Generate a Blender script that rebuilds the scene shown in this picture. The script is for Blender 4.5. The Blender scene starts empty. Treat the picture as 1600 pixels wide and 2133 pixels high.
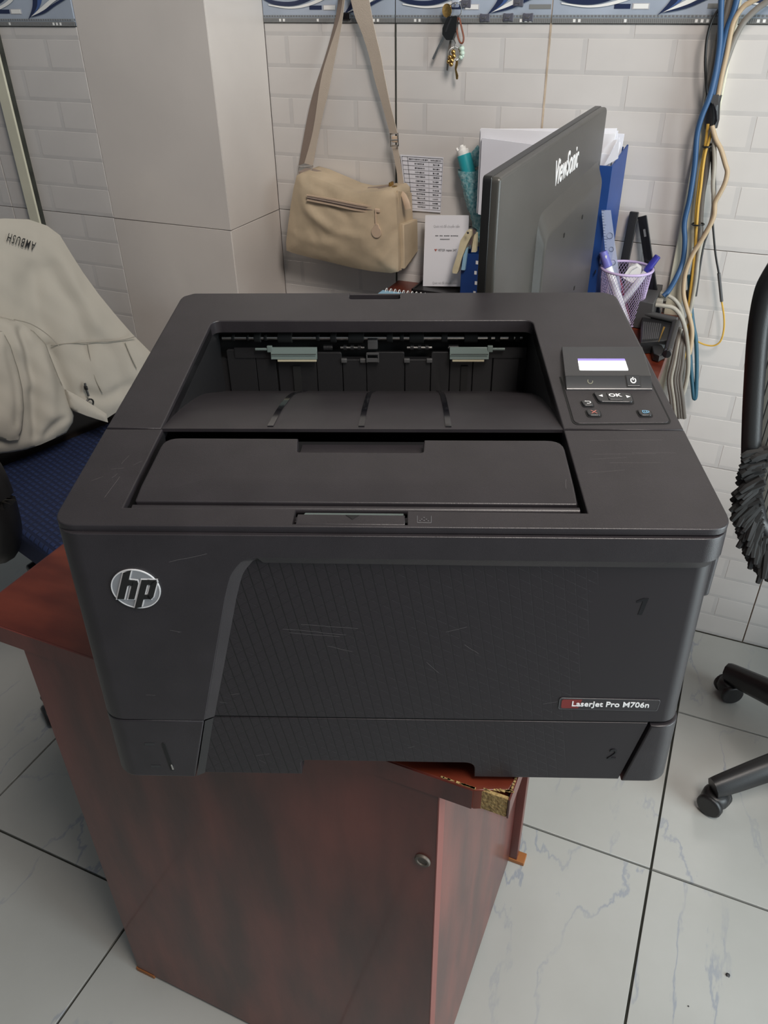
import bpy, bmesh, math, random
from mathutils import Vector, Matrix
from mathutils.geometry import delaunay_2d_cdt
random.seed(7)
PI = math.pi
scn = bpy.context.scene
COL = scn.collection

# ------------------------------------------------------------------ camera, world, lights, exposure
FPX, PITCH, ROLL, YAW, CAMH = 1649.8353, 0.5878, 0.015036, 0.41906, 1.338
_cy, _sy = math.cos(YAW), math.sin(YAW)
_Rz = Matrix(((_cy, -_sy, 0), (_sy, _cy, 0), (0, 0, 1)))
_f = Vector((0, math.cos(PITCH), -math.sin(PITCH))); _r = Vector((1, 0, 0)); _d = _f.cross(_r)
_cr, _sr = math.cos(ROLL), math.sin(ROLL)
RIGHT = _Rz @ (_r * _cr + _d * _sr); DOWN = _Rz @ (_d * _cr - _r * _sr); FWD = _Rz @ _f
EYE = Vector((0, 0, CAMH))
cam_d = bpy.data.cameras.new('camera'); cam = bpy.data.objects.new('camera', cam_d); COL.objects.link(cam)
cam_d.sensor_fit = 'HORIZONTAL'; cam_d.sensor_width = 36; cam_d.lens = 36 * FPX / 1600; cam_d.clip_start = .02
_m = Matrix((RIGHT, -DOWN, -FWD)).transposed().to_4x4(); _m.translation = EYE
cam.matrix_world = _m; scn.camera = cam

world = bpy.data.worlds.new('world'); scn.world = world; world.use_nodes = True
_bg = world.node_tree.nodes['Background']; _bg.inputs[0].default_value = (.78, .86, .95, 1); _bg.inputs[1].default_value = .14
def area(name, loc, target, sx, sy, power, color, spread):
    l = bpy.data.lights.new(name, 'AREA'); l.shape = 'RECTANGLE'; l.size = sx; l.size_y = sy; l.energy = power; l.color = color
    o = bpy.data.objects.new(name, l); COL.objects.link(o); o.location = loc
    l.spread = math.radians(spread); o.rotation_euler = (Vector(target) - Vector(loc)).to_track_quat('-Z', 'Y').to_euler(); return o
area('doorway_daylight', (1.75, .55, 1.08), (-.8, .75, .95), 1.2, 2.1, 50, (.85, .96, 1.0), 160)
area('ceiling_lamp', (.40, .20, 2.7), (-.55, 1.4, 1.0), .5, 1.2, 31, (1.0, .91, .84), 130)
scn.view_settings.view_transform = 'Standard'; scn.view_settings.look = 'None'
scn.view_settings.gamma = 1; scn.view_settings.use_curve_mapping = False; scn.view_settings.exposure = 0

# ------------------------------------------------------------------ rays: where a point of the picture lies on a real plane
def ray(px, py): return (RIGHT * ((px - 800) / FPX) + DOWN * ((py - 1066.5) / FPX) + FWD)
def at_y(px, py, y): d = ray(px, py); return EYE + d * (y / d.y)
def at_z(px, py, z): d = ray(px, py); return EYE + d * ((z - CAMH) / d.z)
def at_x(px, py, x): d = ray(px, py); return EYE + d * (x / d.x)
def at_pl(px, py, p, n): d = ray(px, py); return EYE + d * ((Vector(p) - EYE).dot(n) / d.dot(n))

# ------------------------------------------------------------------ materials
def mat(name, col, rough=.5, metal=0, var=0.0, vscale=8, bump=0.0, bscale=200, col2=None, coat=0, alpha=1, emit=None, trans=0, spec=.5, stretch=None):
    m = bpy.data.materials.new(name); m.use_nodes = True; nt = m.node_tree; b = nt.nodes['Principled BSDF']
    b.inputs['Base Color'].default_value = (*col, 1); b.inputs['Roughness'].default_value = rough; b.inputs['Metallic'].default_value = metal
    b.inputs['Coat Weight'].default_value = coat; b.inputs['Coat Roughness'].default_value = .1; b.inputs['Alpha'].default_value = alpha
    b.inputs['Transmission Weight'].default_value = trans; b.inputs['Specular IOR Level'].default_value = spec
    if emit: b.inputs['Emission Color'].default_value = (*emit[:3], 1); b.inputs['Emission Strength'].default_value = emit[3]
    tc = nt.nodes.new('ShaderNodeTexCoord'); src = tc.outputs['Object']
    if stretch:
        mp = nt.nodes.new('ShaderNodeMapping'); mp.inputs['Scale'].default_value = stretch; nt.links.new(src, mp.inputs[0]); src = mp.outputs[0]
    if var or col2:
        n = nt.nodes.new('ShaderNodeTexNoise'); n.inputs['Scale'].default_value = vscale; n.inputs['Detail'].default_value = 5
        nt.links.new(src, n.inputs[0]); r = nt.nodes.new('ShaderNodeValToRGB'); nt.links.new(n.outputs[0], r.inputs[0])
        a = [max(0, c * (1 - var)) for c in col]; c2 = col2 or [min(1, c * (1 + var)) for c in col]
        r.color_ramp.elements[0].position = .35; r.color_ramp.elements[1].position = .68
        r.color_ramp.elements[0].color = (*a, 1); r.color_ramp.elements[1].color = (*c2, 1); nt.links.new(r.outputs[0], b.inputs['Base Color'])
    if bump:
        n2 = nt.nodes.new('ShaderNodeTexNoise'); n2.inputs['Scale'].default_value = bscale; n2.inputs['Detail'].default_value = 3; nt.links.new(src, n2.inputs[0])
        bp = nt.nodes.new('ShaderNodeBump'); bp.inputs['Strength'].default_value = bump; bp.inputs['Distance'].default_value = .002
        nt.links.new(n2.outputs[0], bp.inputs['Height']); nt.links.new(bp.outputs[0], b.inputs['Normal'])
    return m
M = {}
M['shell'] = mat('printer_shell', (.0225, .0198, .0225), .35, var=.10, vscale=30, bump=.12, bscale=1800)
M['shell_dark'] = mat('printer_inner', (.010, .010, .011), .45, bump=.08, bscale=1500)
M['gloss_black'] = mat('gloss_black', (.008, .008, .010), .10)
M['void'] = mat('deep_black', (.004, .004, .004), .7)
M['steel'] = mat('steel', (.62, .60, .57), .25, 1, var=.08, vscale=60)
M['chrome'] = mat('chrome', (.75, .74, .72), .14, 1)
M['rubber'] = mat('rubber', (.012, .012, .012), .65)
M['flag'] = mat('smoky_plastic', (.13, .165, .155), .25, alpha=.9)
M['mica'] = mat('cream_edge', (.42, .38, .27), .5)
M['lcd_white'] = mat('lcd_lit', (1, 1, 1), .3, emit=(1, 1, 1, 1.6))
M['lcd_violet'] = mat('lcd_violet', (.2, .16, .45), .3, emit=(.28, .22, .60, .8))
M['btn'] = mat('button', (.024, .025, .027), .22)
M['icon_white'] = mat('icon_white', (.75, .75, .75), .5); M['icon_red'] = mat('icon_red', (.62, .20, .16), .5)
M['icon_blue'] = mat('icon_blue', (.20, .45, .66), .5); M['icon_dim'] = mat('icon_dim', (.16, .16, .11), .5)
M['print_grey'] = mat('print_grey', (.10, .10, .105), .5)
M['badge'] = mat('badge_silver', (.30, .31, .33), .34, .4); M['badge_rim'] = mat('badge_rim', (.62, .62, .63), .3, .1)
M['label'] = mat('label_plate', (.030, .028, .031), .2); M['label_red'] = mat('label_red', (.16, .022, .02), .4)
M['scratch'] = mat('scratch', (.15, .14, .14), .6)
M['desk'] = mat('cherry_laminate', (.050, .0105, .0085), .38, col2=(.150, .032, .023), vscale=7, bump=.05, bscale=120, stretch=(2.2, 2.2, .55), coat=.2)
M['desk_top'] = mat('cherry_top', (.075, .012, .006), .30, col2=(.16, .032, .015), vscale=9, coat=.08, stretch=(1, 2.5, 1))
M['chipboard'] = mat('chipboard', (.20, .125, .045), .9, col2=(.38, .27, .11), vscale=260, bump=.8, bscale=300)
M['edge_band'] = mat('edge_band', (.19, .05, .04), .4)
M['brown_plastic'] = mat('brown_foot', (.30, .11, .03), .5)
M['tile_cream'] = mat('brick_glaze', (.60, .573, .55), .22, var=.05, vscale=5, bump=.02, bscale=60)
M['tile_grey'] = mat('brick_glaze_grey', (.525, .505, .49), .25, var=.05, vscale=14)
M['grout'] = mat('grout', (.34, .27, .21), .9, var=.3, vscale=40)
M['tile_plain'] = mat('plain_wall_tile', (.58, .54, .505), .16, var=.035, vscale=6)
M['border'] = mat('border_blue', (.37, .42, .50), .2, var=.12, vscale=9)
M['border_strip'] = mat('border_strip', (.21, .215, .21), .35); M['border_mid'] = mat('border_mid', (.27, .30, .32), .3)
M['white'] = mat('white_print', (.80, .80, .78), .4); M['navy'] = mat('navy_print', (.02, .03, .075), .3); M['blue_print'] = mat('blue_print', (.06, .11, .28), .3)
M['trunk'] = mat('cable_trunking', (.60, .58, .46), .45, var=.06, vscale=9)
M['paper'] = mat('paper', (.80, .80, .84), .7); M['paper2'] = mat('paper_cool', (.70, .71, .77), .7); M['ink'] = mat('ink', (.16, .16, .17), .7); M['ink_lt'] = mat('ink_light', (.42, .42, .44), .7)
M['bag'] = mat('bag_nylon', (.50, .40, .275), .55, var=.14, vscale=16, bump=.35, bscale=45)
M['bag_lt'] = mat('bag_trim', (.53, .40, .29), .6); M['strap'] = mat('strap_web', (.50, .425, .35), .75, bump=.4, bscale=700); M['strap_dk'] = mat('strap_web_back', (.27, .21, .175), .8, bump=.4, bscale=700)
M['brass'] = mat('brass', (.48, .31, .11), .3, 1, var=.2, vscale=300); M['leather'] = mat('leather', (.17, .045, .018), .5)
M['key_plastic'] = mat('key_plastic', (.012, .013, .014), .3); M['jade'] = mat('jade', (.50, .62, .53), .25)
M['mon'] = mat('monitor_back', (.044, .042, .037), .32, var=.08, vscale=15, bump=.1, bscale=1500); M['mon_dk'] = mat('monitor_bezel', (.010, .010, .010), .35)
M['blue_box'] = mat('blue_board', (.012, .050, .20), .42, var=.12, vscale=12); M['teal'] = mat('teal_tube', (.02, .33, .38), .4)
M['bubble'] = mat('bubble_wrap', (.07, .32, .37), .2, alpha=.72, bump=1, bscale=160, col2=(.50, .74, .77), vscale=170)
M['cream'] = mat('cream_plastic', (.64, .57, .38), .45, var=.1, vscale=40); M['pale_blue'] = mat('pale_blue', (.30, .52, .68), .4)
M['lilac'] = mat('lilac_wire', (.50, .40, .62), .35); M['pen_blue'] = mat('pen_cap_blue', (.035, .035, .27), .3); M['pen_white'] = mat('pen_white', (.72, .72, .74), .4)
M['pen_violet'] = mat('pen_violet', (.14, .14, .42), .35); M['clear'] = mat('clear_ruler', (.50, .56, .72), .12, alpha=.48); M['maroon'] = mat('maroon', (.17, .02, .05), .4)
M['black_pl'] = mat('black_plastic', (.013, .013, .014), .38, bump=.1, bscale=700); M['dark_grey'] = mat('dark_grey_plastic', (.055, .055, .056), .5)
M['cab_blue'] = mat('cable_blue', (.030, .085, .19), .45); M['cab_tan'] = mat('cable_tan', (.42, .315, .20), .5); M['cab_grey'] = mat('cable_grey', (.20, .185, .165), .5, var=.15, vscale=30)
M['cab_white'] = mat('cable_white', (.34, .315, .265), .5, var=.15, vscale=30); M['cab_yel'] = mat('cable_yellow', (.55, .33, .055), .45); M['cab_black'] = mat('cable_black', (.012, .012, .012), .4)
M['cab_teal'] = mat('cable_teal', (.020, .085, .13), .45); M['cab_brown'] = mat('cable_dim', (.12, .105, .09), .5)
M['jacket'] = mat('jacket_cotton', (.44, .415, .36), .85, var=.03, vscale=5, bump=.12, bscale=90); M['jacket_in'] = mat('jacket_seam', (.33, .31, .265), .9)
M['hook'] = mat('smoky_hook', (.10, .10, .125), .3)
M['wood_dk'] = mat('plywood', (.13, .035, .016), .5, var=.3, vscale=20)

def floor_mat():
    m = bpy.data.materials.new('marbled_floor_tile'); m.use_nodes = True; nt = m.node_tree; b = nt.nodes['Principled BSDF']; L = nt.links.new
    tc = nt.nodes.new('ShaderNodeTexCoord'); oi = nt.nodes.new('ShaderNodeObjectInfo')
    add = nt.nodes.new('ShaderNodeVectorMath'); add.operation = 'MULTIPLY_ADD'; cv = nt.nodes.new('ShaderNodeCombineXYZ')
    for i in range(3): L(oi.outputs['Random'], cv.inputs[i])
    L(cv.outputs[0], add.inputs[0]); add.inputs[1].default_value = (9.1, 5.3, 3.7); L(tc.outputs['Object'], add.inputs[2])
    n0 = nt.nodes.new('ShaderNodeTexNoise'); n0.inputs['Scale'].default_value = 5; n0.inputs['Detail'].default_value = 8; n0.inputs['Roughness'].default_value = .6; L(add.outputs[0], n0.inputs[0])
    # veins: thin band around the middle of a warped, stretched noise
    mp = nt.nodes.new('ShaderNodeMapping'); mp.inputs['Scale'].default_value = (2.6, 1.0, 1); mp.inputs['Rotation'].default_value = (0, 0, .45); L(add.outputs[0], mp.inputs[0])
    n1 = nt.nodes.new('ShaderNodeTexNoise'); n1.inputs['Scale'].default_value = 1.7; n1.inputs['Detail'].default_value = 7; n1.inputs['Roughness'].default_value = .55; n1.inputs['Distortion'].default_value = .25; L(mp.outputs[0], n1.inputs[0])
    s = nt.nodes.new('ShaderNodeMath'); s.operation = 'SUBTRACT'; L(n1.outputs[0], s.inputs[0]); s.inputs[1].default_value = .5
    ab = nt.nodes.new('ShaderNodeMath'); ab.operation = 'ABSOLUTE'; L(s.outputs[0], ab.inputs[0])
    r = nt.nodes.new('ShaderNodeValToRGB'); L(ab.outputs[0], r.inputs[0]); r.color_ramp.elements[0].position = .002; r.color_ramp.elements[1].position = .009
    r.color_ramp.elements[0].color = (1, 1, 1, 1); r.color_ramp.elements[1].color = (0, 0, 0, 1)
    gate = nt.nodes.new('ShaderNodeValToRGB'); L(n0.outputs[0], gate.inputs[0]); gate.color_ramp.elements[0].position = .40; gate.color_ramp.elements[1].position = .56
    g = nt.nodes.new('ShaderNodeMath'); g.operation = 'MULTIPLY'; L(r.outputs[0], g.inputs[0]); L(gate.outputs[0], g.inputs[1])
    g2 = nt.nodes.new('ShaderNodeMath'); g2.operation = 'MULTIPLY'; L(g.outputs[0], g2.inputs[0]); g2.inputs[1].default_value = .75
    base = nt.nodes.new('ShaderNodeValToRGB'); L(n0.outputs[0], base.inputs[0]); base.color_ramp.elements[0].color = (.37, .37, .345, 1); base.color_ramp.elements[1].color = (.455, .46, .44, 1)
    mx = nt.nodes.new('ShaderNodeMix'); mx.data_type = 'RGBA'; L(g2.outputs[0], mx.inputs[0]); L(base.outputs[0], mx.inputs[6]); mx.inputs[7].default_value = (.25, .28, .33, 1)
    L(mx.outputs[2], b.inputs['Base Color']); b.inputs['Roughness'].default_value = .2
    return m
M['back_brown'] = mat('chair_back', (.030, .021, .017), .7, bump=.2, bscale=200)
M['lock'] = mat('lock_metal', (.10, .085, .07), .5, .3)
M['tan_joint'] = mat('tan_joint', (.50, .40, .30), .8, var=.25, vscale=30)
M['ceiling'] = mat('ceiling_paint', (.6, .58, .55), .8)
M['floor'] = floor_mat(); M['joint'] = mat('floor_joint', (.035, .037, .03), .9, var=.3, vscale=30)

def grid_plastic():      # printer door: fine raised triangle lattice that fades out to the right
    m = mat('printer_lattice', (.0150, .0130, .0148), .38, bump=0); nt = m.node_tree; b = nt.nodes['Principled BSDF']; L = nt.links.new
    tc = nt.nodes.new('ShaderNodeTexCoord'); sx = nt.nodes.new('ShaderNodeSeparateXYZ'); L(tc.outputs['Object'], sx.inputs[0])
    def math_(op, a, c=None):
        n = nt.nodes.new('ShaderNodeMath'); n.operation = op
        for i, v in enumerate((a, c)):
            if v is None: continue
            if isinstance(v, (int, float)): n.inputs[i].default_value = v
            else: L(v, n.inputs[i])
        return n.outputs[0]
    tot = None
    for ax, az, p in ((1, .16, .0085), (.5, .9, .0085), (.55, -.75, .0085)):
        v = math_('ADD', math_('MULTIPLY', sx.outputs['X'], ax / p), math_('MULTIPLY', sx.outputs['Z'], az / p))
        f = math_('FRACT', v); l = math_('LESS_THAN', f, .13 if az > .1 and ax == 1 else .09)
        l = math_('MULTIPLY', l, 1.0 if ax == 1 else .45)
        tot = l if tot is None else math_('MAXIMUM', tot, l)
    fade = nt.nodes.new('ShaderNodeMapRange'); L(sx.outputs['X'], fade.inputs[0]); fade.inputs[1].default_value = -.10; fade.inputs[2].default_value = .16; fade.inputs[3].default_value = 1; fade.inputs[4].default_value = 0
    h = math_('MULTIPLY', tot, fade.outputs[0])
    mxc = nt.nodes.new('ShaderNodeMix'); mxc.data_type = 'RGBA'; L(math_('MULTIPLY', h, .75), mxc.inputs[0]); mxc.inputs[6].default_value = (.0172, .0145, .0170, 1); mxc.inputs[7].default_value = (.003, .003, .003, 1); L(mxc.outputs[2], b.inputs['Base Color'])
    bp = nt.nodes.new('ShaderNodeBump'); bp.invert = True; bp.inputs['Strength'].default_value = 1; bp.inputs['Distance'].default_value = .0022; L(h, bp.inputs['Height']); L(bp.outputs[0], b.inputs['Normal'])
    return m
M['lattice'] = grid_plastic()

def weave_mat(name, c0, c1, sc, rough=.8):
    m = bpy.data.materials.new(name); m.use_nodes = True; nt = m.node_tree; b = nt.nodes['Principled BSDF']; L = nt.links.new
    tc = nt.nodes.new('ShaderNodeTexCoord'); mp = nt.nodes.new('ShaderNodeMapping'); mp.inputs['Scale'].default_value = sc; L(tc.outputs['Object'], mp.inputs[0])
    br = nt.nodes.new('ShaderNodeTexBrick'); L(mp.outputs[0], br.inputs[0]); br.inputs['Scale'].default_value = 1; br.inputs['Mortar Size'].default_value = .16; br.inputs['Mortar Smooth'].default_value = .6
    br.inputs['Brick Width'].default_value = 1; br.inputs['Row Height'].default_value = .5
    br.inputs['Color1'].default_value = (*c1, 1); br.inputs['Color2'].default_value = (*[c * .8 for c in c1], 1); br.inputs['Mortar'].default_value = (*c0, 1)
    L(br.outputs[0], b.inputs['Base Color']); b.inputs['Roughness'].default_value = rough
    bp = nt.nodes.new('ShaderNodeBump'); bp.invert = True; bp.inputs['Strength'].default_value = .7; bp.inputs['Distance'].default_value = .002; L(br.outputs['Fac'], bp.inputs['Height']); L(bp.outputs[0], b.inputs['Normal'])
    return m
M['seat_blue'] = weave_mat('seat_weave', (.007, .014, .050), (.015, .032, .108), (62, 40, 50))
M['net'] = weave_mat('chair_net', (.006, .006, .006), (.10, .095, .08), (160, 1, 160))

# ------------------------------------------------------------------ helpers
def V(*a): return Vector(a)
def finish(name, bm, m, parent=None, ang=48, tf=None):
    if tf is not None: bmesh.ops.transform(bm, matrix=tf, verts=bm.verts)
    bmesh.ops.recalc_face_normals(bm, faces=bm.faces)
    lim = math.radians(ang)
    for f in bm.faces: f.smooth = True
    for e in bm.edges: e.smooth = not (len(e.link_faces) == 2 and e.calc_face_angle(0) > lim)
    me = bpy.data.meshes.new(name); bm.to_mesh(me); bm.free()
    for mm in (m if isinstance(m, (list, tuple)) else [m]): me.materials.append(mm)
    o = bpy.data.objects.new(name, me); COL.objects.link(o)
    if parent: o.parent = parent
    if ang > 20 and len(me.polygons) < 15000: k = o.modifiers.new('weighted_normals', 'WEIGHTED_NORMAL'); k.keep_sharp = True; k.weight = 85
    return o
def tag(o, label, cat, group=None, kind=None):
    o['label'] = label; o['category'] = cat
    if group: o['group'] = group
    if kind: o['kind'] = kind
    return o
def thing(name, label, cat, loc=(0, 0, 0), rz=0, group=None):
    o = bpy.data.objects.new(name, None); o.empty_display_size = .05; COL.objects.link(o); o.location = loc; o.rotation_euler = (0, 0, rz)
    return tag(o, label, cat, group)
def struct(name, bm, m):
    o = finish(name, bm, m); o['kind'] = 'structure'; return o
def dup(o, parent=None, mtx=None):
    c = o.copy(); COL.objects.link(c)
    if parent: c.parent = parent
    if mtx is not None: c.matrix_basis = mtx
    for ch in list(o.children): dup(ch, c)
    return c
def NB(): return bmesh.new()
def add_box(bm, c, s, bev=0, seg=1, rot=None):
    t = bmesh.new(); bmesh.ops.create_cube(t, size=1)
    bmesh.ops.scale(t, vec=s, verts=t.verts)
    if bev: bmesh.ops.bevel(t, geom=list(t.edges), offset=bev, segments=seg, profile=.5, affect='EDGES', clamp_overlap=True)
    mt = Matrix.Translation(Vector(c)) @ (rot.to_4x4() if rot is not None else Matrix())
    bmesh.ops.transform(t, matrix=mt, verts=t.verts); merge(bm, t); return bm
def merge(bm, t, mi=None):
    me = bpy.data.meshes.new('tmp')
    if mi is not None:
        for f in t.faces: f.material_index = mi
    t.to_mesh(me); t.free(); bm.from_mesh(me); bpy.data.meshes.remove(me)
def cr(pts, n=6, closed=False):           # Catmull-Rom
    P = [Vector(p) for p in pts]; out = []; N = len(P); rng = N if closed else N - 1
    for i in range(rng):
        g = (lambda k: P[k % N]) if closed else (lambda k: P[min(max(k, 0), N - 1)])
        a, b, c, d = g(i - 1), g(i), g(i + 1), g(i + 2)
        for k in range(n):
            t = k / n; out.append(.5 * ((2 * b) + (c - a) * t + (2 * a - 5 * b + 4 * c - d) * t * t + (3 * b - a - 3 * c + d) * t ** 3))
    if not closed: out.append(P[-1].copy())
    return out
def add_tube(bm, pts, r, n=8, closed=False, sx=1, up=None):
    P = [Vector(p) for p in pts]; N = len(P); rings = []
    t0 = (P[1] - P[0]).normalized(); ref = Vector(up) if up is not None else (Vector((0, 0, 1)) if abs(t0.z) < .9 else Vector((1, 0, 0)))
    nrm = (ref - t0 * ref.dot(t0)).normalized()
    for i in range(N):
        a = P[i - 1] if (i > 0 or closed) else P[0]; b = P[(i + 1) % N] if (i < N - 1 or closed) else P[-1]
        t = (b - a).normalized() if (b - a).length > 1e-9 else t0
        if up is not None: nrm = Vector(up)
        nrm = (nrm - t * nrm.dot(t)).normalized(); bi = t.cross(nrm); rr = r[i] if isinstance(r, (list, tuple)) else r
        rings.append([bm.verts.new(P[i] + nrm * (math.cos(2 * PI * k / n) * rr) + bi * (math.sin(2 * PI * k / n) * rr * sx)) for k in range(n)])
    for i in range(N if closed else N - 1):
        A, B = rings[i], rings[(i + 1) % N]
        for k in range(n): bm.faces.new((A[k], A[(k + 1) % n], B[(k + 1) % n], B[k]))
    if not closed: bm.faces.new(rings[0][::-1]); bm.faces.new(rings[-1])
    return bm
def add_cyl(bm, a, b, r, n=16, r2=None, bev=0):
    a, b = Vector(a), Vector(b); r2 = r if r2 is None else r2
    if bev:
        t = (b - a).normalized(); L = (b - a).length
        return add_tube(bm, [a, a + t * bev, b - t * bev, b], [r - bev, r, r2, r2 - bev], n)
    return add_tube(bm, [a, b], [r, r2], n)
def add_lathe(bm, prof, n=24, tf=None):    # prof: (r,z)
    t = bmesh.new(); rings = []
    for r, z in prof: rings.append([t.verts.new((max(r, 1e-5) * math.cos(2 * PI * k / n), max(r, 1e-5) * math.sin(2 * PI * k / n), z)) for k in range(n)])
    for A, B in zip(rings, rings[1:]):
        for k in range(n): t.faces.new((A[k], A[(k + 1) % n], B[(k + 1) % n], B[k]))
    t.faces.new(rings[0][::-1]); t.faces.new(rings[-1])
    if tf is not None: bmesh.ops.transform(t, matrix=tf, verts=t.verts)
    merge(bm, t); return bm
def rpoly(pts, n=5):                       # (x,y[,radius]) corners rounded
    out = []; N = len(pts)
    for i in range(N):
        p = Vector(pts[i][:2]); r = pts[i][2] if len(pts[i]) > 2 else 0
        if r <= 0: out.append(p); continue
        a = (Vector(pts[i - 1][:2]) - p); b = (Vector(pts[(i + 1) % N][:2]) - p); la, lb = a.length, b.length; a.normalize(); b.normalize()
        ang = a.angle(b); d = min(r / math.tan(ang / 2), la * .49, lb * .49); p1 = p + a * d; p2 = p + b * d
        for k in range(n + 1):
            t = k / n; out.append((1 - t) ** 2 * p1 + 2 * t * (1 - t) * p + t * t * p2)
    return out
def slab(poly, th, bev=0, mp=None, cuts=(), seg=2, bev_back=False):
    bm = bmesh.new(); vs = [bm.verts.new((p[0], p[1], 0)) for p in poly]; f = bm.faces.new(vs)
    if f.normal.z == 0: f.normal_update()
    if f.normal.z < 0: f.normal_flip()
    ex = bmesh.ops.extrude_face_region(bm, geom=[f]); nv = [g for g in ex['geom'] if isinstance(g, bmesh.types.BMVert)]
    bmesh.ops.translate(bm, vec=(0, 0, -th), verts=nv)
    if bev:
        bm.normal_update()
        ed = [e for e in bm.edges if all(abs(v.co.z) < 1e-9 for v in e.verts) or (bev_back and all(abs(v.co.z + th) < 1e-9 for v in e.verts))]
        bmesh.ops.bevel(bm, geom=ed, offset=bev, segments=seg, profile=.5, affect='EDGES', clamp_overlap=True)
    if cuts:
        bmesh.ops.triangulate(bm, faces=bm.faces)
        for ax, c in cuts:
            no = (1, 0, 0) if ax == 0 else (0, 1, 0); co = (c, 0, 0) if ax == 0 else (0, c, 0)
            bmesh.ops.bisect_plane(bm, geom=list(bm.verts) + list(bm.edges) + list(bm.faces), plane_co=co, plane_no=no, dist=1e-6)
    if mp:
        for v in bm.verts: v.co = mp(v.co.x, v.co.y, v.co.z)
    return bm
def strip(A, B, th=0, nrm=None):            # band between two polylines
    bm = bmesh.new(); a = [bm.verts.new(p) for p in A]; b = [bm.verts.new(p) for p in B]
    fs = [bm.faces.new((a[i], a[i + 1], b[i + 1], b[i])) for i in range(len(a) - 1)]
    if th:
        ex = bmesh.ops.extrude_face_region(bm, geom=fs); nv = [g for g in ex['geom'] if isinstance(g, bmesh.types.BMVert)]
        bmesh.ops.translate(bm, vec=Vector(nrm) * th, verts=nv)
    return bm
def text_bm(body, size, ex=.0003, align='CENTER', bold=0, sx=1, shear=0, sp=1):
    c = bpy.data.curves.new('t', 'FONT'); c.body = body; c.size = size; c.extrude = ex; c.align_x = align; c.align_y = 'CENTER'; c.offset = bold; c.shear = shear; c.space_character = sp; c.resolution_u = 3
    o = bpy.data.objects.new('t', c); COL.objects.link(o); bpy.context.view_layer.update()
    me = o.to_mesh(); bm = bmesh.new(); bm.from_mesh(me); o.to_mesh_clear(); bpy.data.objects.remove(o); bpy.data.curves.remove(c)
    if sx != 1: bmesh.ops.scale(bm, vec=(sx, 1, 1), verts=bm.verts)
    return bm
def frame(o, x, y):                          # 4x4 with axes x,y, z = x cross y
    x = Vector(x).normalized(); y = Vector(y); z = x.cross(y).normalized(); y = z.cross(x)
    m = Matrix((x, y, z)).transposed().to_4x4(); m.translation = Vector(o); return m
def seg_d(p, a, b):
    ab = b - a; t = max(0, min(1, (p - a).dot(ab) / max(ab.length_squared, 1e-12))); return (p - a - ab * t).length
def puff(outline, to3, back, bulge, soft, step=9, folds=(), nrm=(0, -1, 0), wob=0, seed=0, extra=None, smooth=0):
    """closed cushion-like solid whose outline is given in picture units; to3 puts it on its plane"""
    P = [Vector(p) for p in outline]; N = len(P); pts = []
    dense = []
    for i in range(N):
        a, b = P[i], P[(i + 1) % N]; k = max(1, int((b - a).length / step))
        for j in range(k): dense.append(a.lerp(b, j / k))
    nb = len(dense); pts = list(dense); D = dense
    def inside(q):
        c = False
        for i in range(nb):
            a, b = D[i], D[(i + 1) % nb]
            if (a.y > q.y) != (b.y > q.y) and q.x < (b.x - a.x) * (q.y - a.y) / (b.y - a.y) + a.x: c = not c
        return c
    def bd(q): return min(seg_d(q, P[i], P[(i + 1) % N]) for i in range(N))
    xs = [p.x for p in P]; ys = [p.y for p in P]; y = min(ys)
    row = 0
    while y < max(ys):
        x = min(xs) + (step / 2 if row % 2 else 0)
        while x < max(xs):
            q = Vector((x, y))
            if inside(q) and bd(q) > step * .45: pts.append(q)
            x += step
        y += step * .87; row += 1
    r = delaunay_2d_cdt(pts, [], [list(range(nb))], 1, 1e-6)
    vs, faces = r[0], r[2]; bm = bmesh.new(); n = Vector(nrm).normalized(); rnd = random.Random(seed); ph = [rnd.uniform(0, 6) for _ in range(6)]
    fr, bk, isb = [], [], []
    for q in vs:
        d = bd(q); h = bulge * (1 - math.exp(-d / soft))
        e = 1 - math.exp(-d / (soft * .6))
        for line, amp, w in folds:
            dd = min(seg_d(q, Vector(line[i]), Vector(line[i + 1])) for i in range(len(line) - 1)); h += amp * math.exp(-(dd / w) ** 2) * (e if amp > 0 else 1)
        if wob: h += wob * e * (math.sin(q.x / 23 + ph[0] + q.y / 41) * math.sin(q.y / 31 + ph[1]) + .6 * math.sin(q.x / 11 + ph[2] - q.y / 17) * math.sin(q.y / 13 + ph[3]))
        if extra: h += extra(q)
        p = to3(q.x, q.y); fr.append(bm.verts.new(p + n * h)); isb.append(d < 1e-4)
        bk.append(bm.verts.new(p - n * back * (1 if d < 1e-4 else 1)))
    cnt = {}
    for f in faces:
        bm.faces.new([fr[i] for i in f]); bm.faces.new([bk[i] for i in f][::-1])
        for i in range(len(f)): cnt[(f[i], f[(i + 1) % len(f)])] = 1
    for _ in range(smooth): bmesh.ops.smooth_vert(bm, verts=[v for v, b in zip(fr, isb) if not b], factor=.5, use_axis_x=True, use_axis_y=True, use_axis_z=True)
    for (i, j) in cnt:
        if (j, i) not in cnt: bm.faces.new((fr[j], fr[i], bk[i], bk[j]))
    return bm

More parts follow.
